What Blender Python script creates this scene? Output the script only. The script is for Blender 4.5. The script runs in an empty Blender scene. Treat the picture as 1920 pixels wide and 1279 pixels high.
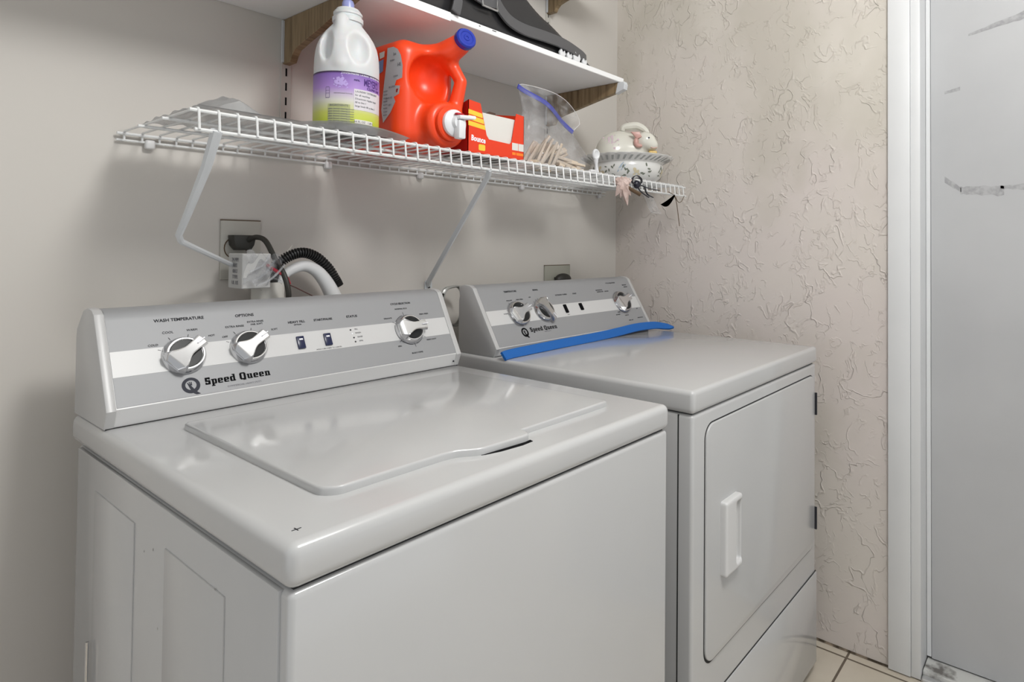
import bpy, bmesh, math, random
import numpy as np
from mathutils import Vector, Matrix

C = bpy.data.collections.new('laundry'); bpy.context.scene.collection.children.link(C)
S = bpy.context.scene
random.seed(7)
PI = math.pi

# ------------------------------------------------------------------ camera, light, exposure
CAM = (-0.2711, -0.5503, 1.1535); YAW, PITCH, ROLL = 0.9188, 0.0197, 0.0082
fw = Vector((math.sin(YAW)*math.cos(PITCH), math.cos(YAW)*math.cos(PITCH), math.sin(PITCH)))
rt = Vector((math.cos(YAW), -math.sin(YAW), 0)); up = rt.cross(fw)
c_, s_ = math.cos(ROLL), math.sin(ROLL)
rt, up = rt*c_+up*s_, up*c_-rt*s_
cd = bpy.data.cameras.new('camera'); cam = bpy.data.objects.new('camera', cd); S.collection.objects.link(cam)
cd.sensor_width = 36; cd.lens = 1163.76/1920*36
cd.shift_x = (960-1130.33)/1920; cd.shift_y = (438.975-639.5)/1920
cd.clip_start = 0.02
mw = Matrix.Identity(4)
for i in range(3):
    mw[i][0], mw[i][1], mw[i][2], mw[i][3] = rt[i], up[i], -fw[i], CAM[i]
cam.matrix_world = mw
S.camera = cam

W_ = bpy.data.worlds.new('room'); S.world = W_; W_.use_nodes = True
W_.node_tree.nodes['Background'].inputs[0].default_value = (0.95, 0.975, 1.0, 1)
W_.node_tree.nodes['Background'].inputs[1].default_value = 0.53

def area(name, loc, size, energy, color, rot=(0, 0, 0), shape='DISK'):
    l = bpy.data.lights.new(name, 'AREA'); l.shape = shape; l.size = size; l.energy = energy; l.color = color
    o = bpy.data.objects.new(name, l); o.location = loc; o.rotation_euler = rot; S.collection.objects.link(o)
    return o
pl_ = bpy.data.lights.new('ceiling_lamp', 'POINT'); pl_.shadow_soft_size = .16; pl_.energy = 46; pl_.color = (1.0, .992, .975)
po = bpy.data.objects.new('ceiling_lamp', pl_); po.location = (0.38, -0.72, 2.22); S.collection.objects.link(po)
dl = area('front_fill', (0.75, -2.22, 0.60), 1.5, 3.0, (0.95, 0.975, 1.0), (math.radians(108), 0, 0), 'RECTANGLE'); dl.data.size_y = 1.3  # added fill light low in front, lifts undersides and the wall below the shelf
hl = area('left_fill', (-1.5, -0.15, 0.75), 1.0, 2.0, (1.0, 0.99, 0.985), (math.radians(75), 0, math.radians(-78)), 'RECTANGLE'); hl.data.size_y = 1.2  # added fill light from low left, brightens the left-facing sides
hl.rotation_euler = (math.radians(112), 0, math.radians(-80))
S.view_settings.view_transform = 'Standard'; S.view_settings.look = 'None'
S.view_settings.exposure = 0.0; S.view_settings.gamma = 1.0; S.view_settings.use_curve_mapping = False
S.cycles.use_denoising = True
S.cycles.max_bounces = 10; S.cycles.transparent_max_bounces = 24

# ------------------------------------------------------------------ materials
def mat(name, col, rough=0.5, metal=0.0, spec=0.5, coat=0.0, trans=0.0, alpha=1.0, sss=0.0):
    m = bpy.data.materials.new(name); m.use_nodes = True
    b = m.node_tree.nodes['Principled BSDF']
    b.inputs['Base Color'].default_value = (*col, 1)
    b.inputs['Roughness'].default_value = rough
    b.inputs['Metallic'].default_value = metal
    b.inputs['Specular IOR Level'].default_value = spec
    b.inputs['Coat Weight'].default_value = coat
    b.inputs['Coat Roughness'].default_value = 0.06
    b.inputs['Transmission Weight'].default_value = trans
    b.inputs['Alpha'].default_value = alpha
    if sss:
        b.inputs['Subsurface Weight'].default_value = sss
        b.inputs['Subsurface Scale'].default_value = 0.02
    return m
def nodes(m): return m.node_tree.nodes, m.node_tree.links, m.node_tree.nodes['Principled BSDF']
def nd(N, t, **kw):
    n = N.new(t)
    for k, v in kw.items():
        if k in n.inputs: n.inputs[k].default_value = v
        else: setattr(n, k, v)
    return n
def ramp(N, pts):
    r = N.new('ShaderNodeValToRGB'); e = r.color_ramp.elements
    e[0].position, e[0].color = pts[0][0], (*pts[0][1], 1)
    e[1].position, e[1].color = pts[-1][0], (*pts[-1][1], 1)
    for p, c in pts[1:-1]:
        x = e.new(p); x.color = (*c, 1)
    return r
def bump(m, scale=40, strength=0.1, dist=0.001, detail=3, coord='Object'):
    N, L, B = nodes(m)
    t = nd(N, 'ShaderNodeTexCoord'); n = nd(N, 'ShaderNodeTexNoise', Scale=scale, Detail=detail)
    b = nd(N, 'ShaderNodeBump', Strength=strength, Distance=dist)
    L.new(t.outputs[coord], n.inputs['Vector']); L.new(n.outputs['Fac'], b.inputs['Height']); L.new(b.outputs['Normal'], B.inputs['Normal'])
    return m
def mottled(m, c1, c2, scale=6, lo=0.35, hi=0.65, detail=4):
    N, L, B = nodes(m)
    t = nd(N, 'ShaderNodeTexCoord'); n = nd(N, 'ShaderNodeTexNoise', Scale=scale, Detail=detail)
    r = ramp(N, [(lo, c1), (hi, c2)])
    L.new(t.outputs['Object'], n.inputs['Vector']); L.new(n.outputs['Fac'], r.inputs['Fac']); L.new(r.outputs['Color'], B.inputs['Base Color'])
    return m

M = {}
M['enamel'] = mottled(mat('enamel', (.52, .52, .52), .16, coat=.35), (.515, .518, .52), (.53, .533, .535), 3)
M['enamel_side'] = None
M['plastic_white'] = mat('plastic_white', (.66, .66, .66), .3)
M['endcap'] = mat('endcap', (.50, .50, .50), .32)
M['silver'] = bump(mat('silver', (.325, .33, .34), .5, metal=.12), 300, .03, .0002)
M['band'] = mat('band', (.62, .62, .62), .35)
M['chrome'] = mat('chrome', (.66, .66, .67), .16, metal=1)
M['black'] = mat('black', (.012, .012, .013), .35)
M['darkgrey'] = mat('darkgrey', (.012, .013, .014), .3, spec=.3)
M['ink'] = mat('ink', (.03, .03, .035), .7, spec=.15)
M['inkblack'] = mat('inkblack', (.004, .004, .005), .7, spec=.08)
M['inkgrey'] = mat('inkgrey', (.22, .22, .24), .6)
M['slate'] = mat('slate', (.045, .047, .06), .6, spec=.15)
M['navy'] = mat('navy', (.008, .014, .06), .25)
M['led_white'] = mat('led_white', (.9, .9, .95), .3)
M['gap'] = mat('gap', (.02, .02, .02), .8)
M['wire'] = mat('wire', (.72, .73, .73), .32)
M['brace'] = mat('brace', (.60, .62, .64), .4)
M['brass'] = mat('steel', (.5, .5, .5), .3, metal=1)
M['orange'] = bump(mat('orange_plastic', (.86, .062, .010), .33, sss=0.0), 120, .05, .0004)
M['blue_cap'] = mat('blue_cap', (.008, .03, .36), .25)
M['white_cap'] = mat('white_cap', (.75, .76, .78), .35)
M['box_red'] = mat('box_red', (.78, .045, .008), .5)
M['box_yellow'] = mat('box_yellow', (.85, .60, .05), .5)
M['box_darkred'] = mat('box_darkred', (.42, .008, .004), .5)
M['box_orange'] = mat('box_orange', (.95, .25, .02), .5)
M['carton'] = mat('carton', (.10, .065, .045), .8)
M['paper'] = mat('paper', (.72, .70, .66), .8)
M['pinwood'] = mottled(mat('pinwood', (.5, .4, .3), .7), (.58, .47, .35), (.74, .64, .52), 30)
M['blue_strip'] = mat('blue_strip', (.006, .125, .46), .6)
M['zip_blue'] = mat('zip_blue', (.06, .075, .42), .4)
M['ceramic'] = mat('ceramic', (.74, .73, .66), .18, coat=.3)
M['ceramic_white'] = mat('ceramic_white', (.76, .76, .74), .2, coat=.3)
M['pink'] = mat('pink', (.62, .36, .32), .35)
M['dot_blue'] = mat('dot_blue', (.03, .04, .08), .3)
M['leafgreen'] = mat('leafgreen', (.17, .19, .15), .5)
M['petal'] = mat('petal', (.66, .52, .58), .4)
M['paleblue'] = mat('paleblue', (.42, .50, .58), .4)
M['petalyellow'] = mat('petalyellow', (.72, .50, .16), .4)
M['black_leather'] = bump(mat('black_leather', (.016, .016, .018), .35, coat=.2), 60, .25, .002)
M['strap'] = bump(mat('strap', (.085, .085, .09), .4), 80, .2, .001)
M['pvc'] = mat('pvc', (.66, .65, .61), .45)
M['hose_white'] = mat('hose_white', (.70, .71, .72), .4)
M['rubber'] = mat('rubber', (.012, .012, .012), .45)
M['plug'] = mat('plug', (.02, .019, .015), .5)
M['plate'] = mat('plate', (.47, .455, .41), .4)
M['plate_dark'] = mat('plate_dark', (.33, .33, .28), .5)
M['red_tie'] = mat('red_tie', (.35, .02, .04), .5)
M['brown_wire'] = mat('brown_wire', (.11, .05, .045), .6)
M['dried_pink'] = mottled(mat('dried_pink', (.55, .42, .38), .8), (.45, .33, .29), (.66, .53, .49), 60)
M['dried_brown'] = mat('dried_brown', (.10, .06, .03), .8)
M['ribbon_black'] = mat('ribbon_black', (.012, .012, .025), .35)
M['grey_film'] = mat('grey_film', (.42, .42, .42), .35)
M['board'] = bump(mat('board', (.88, .885, .89), .45), 30, .08, .001)
M['standard'] = mat('standard', (.50, .485, .45), .5)
M['door'] = None

def wall_mat(name, c1, c2, stucco):
    m = mat(name, c1, .62, spec=.3); N, L, B = nodes(m)
    t = nd(N, 'ShaderNodeTexCoord')
    n = nd(N, 'ShaderNodeTexNoise', Scale=1.6, Detail=5)
    r = ramp(N, [(.36, c1), (.64, c2)])
    L.new(t.outputs['Object'], n.inputs['Vector']); L.new(n.outputs['Fac'], r.inputs['Fac'])
    if not stucco:
        L.new(r.outputs['Color'], B.inputs['Base Color'])
        fine = nd(N, 'ShaderNodeTexNoise', Scale=22, Detail=5); L.new(t.outputs['Object'], fine.inputs['Vector'])
        big = nd(N, 'ShaderNodeTexNoise', Scale=3.0, Detail=1); L.new(t.outputs['Object'], big.inputs['Vector'])
        a = nd(N, 'ShaderNodeMath', operation='MULTIPLY'); a.inputs[1].default_value = .12; L.new(fine.outputs['Fac'], a.inputs[0])
        s = nd(N, 'ShaderNodeMath', operation='ADD'); L.new(a.outputs[0], s.inputs[0]); L.new(big.outputs['Fac'], s.inputs[1])
        b = nd(N, 'ShaderNodeBump', Strength=.35, Distance=.006); L.new(s.outputs[0], b.inputs['Height']); L.new(b.outputs['Normal'], B.inputs['Normal'])
        return m
    # skip-trowel plaster: iso-lines of warped noise make short curved ridges, only where a mask allows them
    warp = nd(N, 'ShaderNodeTexNoise', Scale=9, Detail=3); L.new(t.outputs['Object'], warp.inputs['Vector'])
    sc = nd(N, 'ShaderNodeVectorMath', operation='SCALE'); sc.inputs['Scale'].default_value = .10; L.new(warp.outputs['Color'], sc.inputs[0])
    st = nd(N, 'ShaderNodeMapping'); st.inputs['Scale'].default_value = (1, 1.0, .75); L.new(t.outputs['Object'], st.inputs['Vector'])
    ad = nd(N, 'ShaderNodeVectorMath', operation='ADD'); L.new(st.outputs['Vector'], ad.inputs[0]); L.new(sc.outputs[0], ad.inputs[1])
    def ridges(scale, width, off):
        mp = nd(N, 'ShaderNodeMapping'); mp.inputs['Location'].default_value = (off, off*1.7, off*.6); L.new(ad.outputs[0], mp.inputs['Vector'])
        a = nd(N, 'ShaderNodeTexNoise', Scale=scale, Detail=2.5); L.new(mp.outputs['Vector'], a.inputs['Vector'])
        s = nd(N, 'ShaderNodeMath', operation='SUBTRACT'); s.inputs[1].default_value = .5; L.new(a.outputs['Fac'], s.inputs[0])
        ab = nd(N, 'ShaderNodeMath', operation='ABSOLUTE'); L.new(s.outputs[0], ab.inputs[0])
        mr = nd(N, 'ShaderNodeMapRange'); mr.inputs['From Min'].default_value = 0; mr.inputs['From Max'].default_value = width
        mr.inputs['To Min'].default_value = 1; mr.inputs['To Max'].default_value = 0; mr.clamp = True; L.new(ab.outputs[0], mr.inputs['Value'])
        mk = nd(N, 'ShaderNodeTexNoise', Scale=scale*.9, Detail=2); mp2 = nd(N, 'ShaderNodeMapping'); mp2.inputs['Location'].default_value = (off+5, 2, off); L.new(ad.outputs[0], mp2.inputs['Vector']); L.new(mp2.outputs['Vector'], mk.inputs['Vector'])
        mm = nd(N, 'ShaderNodeMapRange'); mm.inputs['From Min'].default_value = .48; mm.inputs['From Max'].default_value = .60; L.new(mk.outputs['Fac'], mm.inputs['Value'])
        q = nd(N, 'ShaderNodeMath', operation='MULTIPLY'); L.new(mr.outputs[0], q.inputs[0]); L.new(mm.outputs[0], q.inputs[1])
        return q
    r1, r2 = ridges(13, .020, 0), ridges(29, .040, 3.3)
    h2 = nd(N, 'ShaderNodeMath', operation='MULTIPLY'); h2.inputs[1].default_value = .6; L.new(r2.outputs[0], h2.inputs[0])
    h = nd(N, 'ShaderNodeMath', operation='ADD'); L.new(r1.outputs[0], h.inputs[0]); L.new(h2.outputs[0], h.inputs[1])
    lump = nd(N, 'ShaderNodeTexNoise', Scale=14, Detail=3); L.new(t.outputs['Object'], lump.inputs['Vector'])
    lm = nd(N, 'ShaderNodeMath', operation='MULTIPLY'); lm.inputs[1].default_value = .5; L.new(lump.outputs['Fac'], lm.inputs[0])
    hh = nd(N, 'ShaderNodeMath', operation='ADD'); L.new(h.outputs[0], hh.inputs[0]); L.new(lm.outputs[0], hh.inputs[1])
    b = nd(N, 'ShaderNodeBump', Strength=.9, Distance=.0021); L.new(hh.outputs[0], b.inputs['Height']); L.new(b.outputs['Normal'], B.inputs['Normal'])
    # relief shade tinted faintly into the finer ridges, greyer worn patches
    g = nd(N, 'ShaderNodeTexNoise', Scale=2.3, Detail=4); L.new(ad.outputs[0], g.inputs['Vector'])
    gr = nd(N, 'ShaderNodeMapRange'); gr.inputs['From Min'].default_value = .52; gr.inputs['From Max'].default_value = .66; gr.inputs['To Max'].default_value = .55; L.new(g.outputs['Fac'], gr.inputs['Value'])
    mx = nd(N, 'ShaderNodeMix', data_type='RGBA'); L.new(gr.outputs[0], mx.inputs[0]); L.new(r.outputs['Color'], mx.inputs[6]); mx.inputs[7].default_value = (.50, .47, .40, 1)
    dk = nd(N, 'ShaderNodeMath', operation='MULTIPLY'); dk.inputs[1].default_value = .12; L.new(r2.outputs[0], dk.inputs[0])
    m2 = nd(N, 'ShaderNodeMix', data_type='RGBA'); L.new(dk.outputs[0], m2.inputs[0]); L.new(mx.outputs[2], m2.inputs[6]); m2.inputs[7].default_value = (.33, .27, .22, 1)
    L.new(m2.outputs[2], B.inputs['Base Color'])
    return m
M['wall'] = wall_mat('wall_paint', (.60, .575, .535), (.62, .59, .555), False)
M['stucco'] = wall_mat('stucco', (.66, .60, .57), (.67, .63, .57), True)
M['ceiling'] = mat('ceiling_paint', (.78, .78, .76), .9)
M['trim'] = bump(mottled(mat('trim_paint', (.70, .71, .72), .4), (.69, .70, .71), (.72, .73, .74), 5), 25, .12, .002)

def door_mat():
    m = mat('door_paint', (.46, .465, .475), .45); N, L, B = nodes(m)
    t = nd(N, 'ShaderNodeTexCoord'); n = nd(N, 'ShaderNodeTexNoise', Scale=3, Detail=6)
    L.new(t.outputs['Object'], n.inputs['Vector'])
    r = ramp(N, [(.35, (.44, .445, .455)), (.65, (.48, .485, .495))]); L.new(n.outputs['Fac'], r.inputs['Fac'])
    L.new(r.outputs['Color'], B.inputs['Base Color'])
    w = nd(N, 'ShaderNodeTexNoise', Scale=4, Detail=4); mp = nd(N, 'ShaderNodeMapping'); mp.inputs['Scale'].default_value = (1, 6, .35)
    L.new(t.outputs['Object'], mp.inputs['Vector']); L.new(mp.outputs['Vector'], w.inputs['Vector'])
    b = nd(N, 'ShaderNodeBump', Strength=.25, Distance=.003); L.new(w.outputs['Fac'], b.inputs['Height']); L.new(b.outputs['Normal'], B.inputs['Normal'])
    return m
M['door'] = door_mat()
M['scuff'] = mottled(mat('scuff', (.36, .36, .37), .6), (.30, .30, .31), (.42, .42, .43), 80)

def wood_mat():
    m = mat('walnut_laminate', (.2, .14, .08), .5); N, L, B = nodes(m)
    t = nd(N, 'ShaderNodeTexCoord'); mp = nd(N, 'ShaderNodeMapping'); mp.inputs['Scale'].default_value = (1, 14, .8)
    n = nd(N, 'ShaderNodeTexNoise', Scale=7, Detail=5, Roughness=.65)
    L.new(t.outputs['Object'], mp.inputs['Vector']); L.new(mp.outputs['Vector'], n.inputs['Vector'])
    r = ramp(N, [(.3, (.12, .078, .036)), (.55, (.26, .185, .10)), (.72, (.33, .245, .145))]); L.new(n.outputs['Fac'], r.inputs['Fac'])
    L.new(r.outputs['Color'], B.inputs['Base Color']); return m
M['wood'] = wood_mat()

def tile_mat():
    m = mat('floor_tile', (.5, .44, .36), .4); N, L, B = nodes(m)
    t = nd(N, 'ShaderNodeTexCoord'); mp = nd(N, 'ShaderNodeMapping')
    mp.inputs['Location'].default_value = (-1.558, .0285, 0)
    br = nd(N, 'ShaderNodeTexBrick'); br.offset = 0; br.squash = 1
    br.inputs['Scale'].default_value = 1; br.inputs['Brick Width'].default_value = .33; br.inputs['Row Height'].default_value = .33
    br.inputs['Mortar Size'].default_value = .0035; br.inputs['Mortar Smooth'].default_value = .2
    n = nd(N, 'ShaderNodeTexNoise', Scale=5, Detail=6); L.new(t.outputs['Object'], n.inputs['Vector'])
    r = ramp(N, [(.35, (.56, .50, .41)), (.65, (.66, .60, .51))]); L.new(n.outputs['Fac'], r.inputs['Fac'])
    L.new(t.outputs['Object'], mp.inputs['Vector']); L.new(mp.outputs['Vector'], br.inputs['Vector'])
    L.new(r.outputs['Color'], br.inputs['Color1']); L.new(r.outputs['Color'], br.inputs['Color2']); br.inputs['Mortar'].default_value = (.14, .11, .08, 1)
    L.new(br.outputs['Color'], B.inputs['Base Color'])
    b = nd(N, 'ShaderNodeBump', Strength=.4, Distance=.002, invert=True); L.new(br.outputs['Fac'], b.inputs['Height']); L.new(b.outputs['Normal'], B.inputs['Normal'])
    return m
M['tile'] = tile_mat()

def film_mat(name, see=.72, tint=(.86, .87, .88), gl=.16):
    m = bpy.data.materials.new(name); m.use_nodes = True; N, L = m.node_tree.nodes, m.node_tree.links
    out = N['Material Output']; N.remove(N['Principled BSDF'])
    tr = N.new('ShaderNodeBsdfTransparent'); tr.inputs[0].default_value = (.97, .97, .98, 1)
    df = N.new('ShaderNodeBsdfPrincipled'); df.inputs['Base Color'].default_value = (*tint, 1); df.inputs['Roughness'].default_value = gl
    t = N.new('ShaderNodeTexCoord'); n = N.new('ShaderNodeTexNoise'); n.inputs['Scale'].default_value = 26; n.inputs['Detail'].default_value = 3
    mr = N.new('ShaderNodeMapRange'); mr.inputs['From Min'].default_value = .42; mr.inputs['From Max'].default_value = .72
    mr.inputs['To Min'].default_value = 1-see; mr.inputs['To Max'].default_value = min(1, 1-see+.22)
    L.new(t.outputs['Object'], n.inputs['Vector']); L.new(n.outputs['Fac'], mr.inputs['Value'])
    b = N.new('ShaderNodeBump'); b.inputs['Strength'].default_value = .6; b.inputs['Distance'].default_value = .004
    L.new(n.outputs['Fac'], b.inputs['Height']); L.new(b.outputs['Normal'], df.inputs['Normal'])
    mx = N.new('ShaderNodeMixShader'); L.new(mr.outputs[0], mx.inputs[0]); L.new(tr.outputs[0], mx.inputs[1]); L.new(df.outputs[0], mx.inputs[2])
    L.new(mx.outputs[0], out.inputs['Surface']); return m
M['bag_film'] = film_mat('bag_film', .95, gl=.1)
M['shelf_film'] = film_mat('shelf_film', .30, (.55, .55, .55), .3)
M['wrap_film'] = film_mat('wrap_film', .80, (.55, .56, .57), .12)
M['jug_hdpe'] = mat('jug_hdpe', (.62, .63, .64), .42, spec=.4, sss=.25)

def label_mat():
    m = mat('jug_label', (.4, .3, .6), .4); N, L, B = nodes(m)
    t = nd(N, 'ShaderNodeTexCoord'); s = nd(N, 'ShaderNodeSeparateXYZ'); L.new(t.outputs['Object'], s.inputs[0])
    mr = nd(N, 'ShaderNodeMapRange'); mr.inputs['From Min'].default_value = .012; mr.inputs['From Max'].default_value = .110
    L.new(s.outputs['Z'], mr.inputs['Value'])
    r = ramp(N, [(0, (.50, .60, .02)), (.22, (.56, .60, .12)), (.45, (.64, .62, .58)), (.68, (.40, .24, .60)), (.93, (.22, .12, .42)), (.965, (.04, .012, .06))])
    r.color_ramp.elements[-1].color = (.03, .01, .05, 1)
    L.new(mr.outputs[0], r.inputs['Fac']); L.new(r.outputs['Color'], B.inputs['Base Color']); return m
M['jug_label'] = label_mat()

# ------------------------------------------------------------------ mesh helpers
def link(o, parent=None):
    C.objects.link(o)
    if parent: o.parent = parent
    return o
def obj(name, bm, m, parent=None, smooth=True, ang=35, loc=None):
    me = bpy.data.meshes.new(name); bm.normal_update(); bm.to_mesh(me); bm.free()
    me.materials.append(M[m] if isinstance(m, str) else m)
    if smooth:
        for p in me.polygons: p.use_smooth = True
        me.set_sharp_from_angle(angle=math.radians(ang))
    o = bpy.data.objects.new(name, me); link(o, parent)
    if loc: o.location = loc
    return o
def tag(o, label=None, cat=None, group=None, kind=None):
    if label: o['label'] = label
    if cat: o['category'] = cat
    if group: o['group'] = group
    if kind: o['kind'] = kind
    return o
def thing(name, label, cat, loc=(0, 0, 0), rz=0, group=None):
    o = bpy.data.objects.new(name, None); o.empty_display_size = .05; link(o); o.location = loc; o.rotation_euler = (0, 0, rz)
    return tag(o, label, cat, group)
def struct(name, bm, m, **k):
    return tag(obj(name, bm, m, **k), kind='structure')
def box(bm, lo, hi, r=0, seg=3):
    lo, hi = Vector(lo), Vector(hi); d = hi-lo
    g = bmesh.ops.create_cube(bm, size=1)
    vs = g['verts']
    for v in vs: v.co = Vector((lo[i]+d[i]*(v.co[i]+.5) for i in range(3)))
    if r > 0:
        es = list({e for v in vs for e in v.link_edges})
        bmesh.ops.bevel(bm, geom=es, offset=r, segments=seg, affect='EDGES', profile=.5)
    return bm
def B(lo, hi, r=0, seg=3): return box(bmesh.new(), lo, hi, r, seg)
def prism(bm, pts, axis, a, b, r=0, seg=2, r_only=None):
    """pts: 2D outline, extruded along axis ('x': pts=(y,z), 'y': (x,z), 'z': (x,y)) from a to b; r bevels the rim of the b end (and a when r_only is None)"""
    def P(p, h):
        return {'x': (h, p[0], p[1]), 'y': (p[0], h, p[1]), 'z': (p[0], p[1], h)}[axis]
    va = [bm.verts.new(P(p, a)) for p in pts]; vb = [bm.verts.new(P(p, b)) for p in pts]
    fa = bm.faces.new(va); fb = bm.faces.new(vb[::-1]); n = len(pts)
    for i in range(n): bm.faces.new((va[i], vb[i], vb[(i+1) % n], va[(i+1) % n]))
    bmesh.ops.recalc_face_normals(bm, faces=bm.faces[:])
    if r > 0:
        es = list(fb.edges) + ([] if r_only == 'b' else list(fa.edges))
        bmesh.ops.bevel(bm, geom=es, offset=r, segments=seg, affect='EDGES', profile=.5)
    return bm
def arcpts(cx, cy, r, a0, a1, n):
    return [(cx+r*math.cos(math.radians(a0+(a1-a0)*i/n)), cy+r*math.sin(math.radians(a0+(a1-a0)*i/n))) for i in range(n+1)]
def rrect(x0, y0, x1, y1, r, n=6):
    return arcpts(x1-r, y0+r, r, -90, 0, n)+arcpts(x1-r, y1-r, r, 0, 90, n)+arcpts(x0+r, y1-r, r, 90, 180, n)+arcpts(x0+r, y0+r, r, 180, 270, n)
def tube(bm, pts, r, n=8, caps=True, close=False):
    pts = [Vector(p) for p in pts]; rr = r if isinstance(r, (list, tuple)) else [r]*len(pts)
    rings = []; nrm = None; N = len(pts)
    for i, p in enumerate(pts):
        if close: d = pts[(i+1) % N]-pts[i-1]
        else: d = (pts[min(i+1, N-1)]-pts[max(i-1, 0)])
        d.normalize()
        if nrm is None:
            a = Vector((0, 0, 1)) if abs(d.z) < .9 else Vector((1, 0, 0)); nrm = (a-d*a.dot(d)).normalized()
        else: nrm = (nrm-d*nrm.dot(d)).normalized()
        bn = d.cross(nrm)
        rings.append([bm.verts.new(p+(nrm*math.cos(2*PI*k/n)+bn*math.sin(2*PI*k/n))*rr[i]) for k in range(n)])
    for i in range(N if close else N-1):
        A, Bq = rings[i], rings[(i+1) % N]
        for k in range(n): bm.faces.new((A[k], A[(k+1) % n], Bq[(k+1) % n], Bq[k]))
    if caps and not close:
        bm.faces.new(rings[0][::-1]); bm.faces.new(rings[-1])
    return bm
def T(pts, r, n=8, **k): return tube(bmesh.new(), pts, r, n, **k)
def spline(P, n=8):
    P = [Vector(p) for p in P]; Q = [P[0]*2-P[1]]+P+[P[-1]*2-P[-2]]; out = []
    for i in range(1, len(Q)-2):
        for j in range(n):
            t = j/n; a, b, c, d = Q[i-1:i+3]
            out.append(.5*((2*b)+(c-a)*t+(2*a-5*b+4*c-d)*t*t+(3*b-a-3*c+d)*t**3))
    out.append(P[-1]); return out
def lathe(bm, prof, n=48, cx=0, cy=0, cz=0, wob=None):
    rings = []
    for r, z in prof:
        rings.append([bm.verts.new((cx+r*math.cos(2*PI*k/n)*(wob(k/n, r, z) if wob else 1), cy+r*math.sin(2*PI*k/n)*(wob(k/n, r, z) if wob else 1), cz+z)) for k in range(n)])
    for a, b in zip(rings, rings[1:]):
        for k in range(n): bm.faces.new((a[k], a[(k+1) % n], b[(k+1) % n], b[k]))
    bm.faces.new(rings[0][::-1]); bm.faces.new(rings[-1])
    bmesh.ops.recalc_face_normals(bm, faces=bm.faces[:])
    return bm
def ribbon(pts, ups, w, t):
    """strip of width w (along the given 'ups' vectors) and thickness t following pts"""
    bm = bmesh.new(); pts = [Vector(p) for p in pts]; rings = []; N = len(pts)
    for i, p in enumerate(pts):
        d = (pts[min(i+1, N-1)]-pts[max(i-1, 0)]).normalized()
        u = Vector(ups[i] if isinstance(ups, list) else ups); u = (u-d*u.dot(d)).normalized(); s = d.cross(u)
        ww = w[i] if isinstance(w, (list, tuple)) else w
        rings.append([bm.verts.new(p+u*a*ww/2+s*b*t/2) for a, b in ((-1, -1), (-.8, -1.25), (.8, -1.25), (1, -1), (1, 1), (.8, 1.25), (-.8, 1.25), (-1, 1))])
    for A, Q in zip(rings, rings[1:]):
        for k in range(8): bm.faces.new((A[k], A[(k+1) % 8], Q[(k+1) % 8], Q[k]))
    bm.faces.new(rings[0][::-1]); bm.faces.new(rings[-1])
    bmesh.ops.recalc_face_normals(bm, faces=bm.faces[:]); return bm
def sheet(nu, nv, f, thick=.0006):
    bm = bmesh.new(); g = [[bm.verts.new(f(i/nu, j/nv)) for j in range(nv+1)] for i in range(nu+1)]
    for i in range(nu):
        for j in range(nv): bm.faces.new((g[i][j], g[i+1][j], g[i+1][j+1], g[i][j+1]))
    if thick: bmesh.ops.solidify(bm, geom=bm.faces[:], thickness=thick)
    return bm
def xform(bm, mtx):
    bmesh.ops.transform(bm, matrix=mtx, verts=bm.verts[:]); return bm
def textmesh(bm, s, size, mtx, align='CENTER', bold=0.0, depth=.00015, xs=1.0):
    cu = bpy.data.curves.new('t', 'FONT'); cu.body = s; cu.size = size; cu.align_x = align; cu.align_y = 'CENTER'
    cu.offset = bold; cu.extrude = depth; cu.resolution_u = 2
    o = bpy.data.objects.new('t', cu); S.collection.objects.link(o)
    dg = bpy.context.evaluated_depsgraph_get(); dg.update()
    me = bpy.data.meshes.new_from_object(o.evaluated_get(dg))
    me.transform(mtx @ Matrix.Diagonal((xs, 1, 1, 1))); bm.from_mesh(me)
    bpy.data.objects.remove(o); bpy.data.curves.remove(cu); bpy.data.meshes.remove(me)
    return bm
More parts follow.
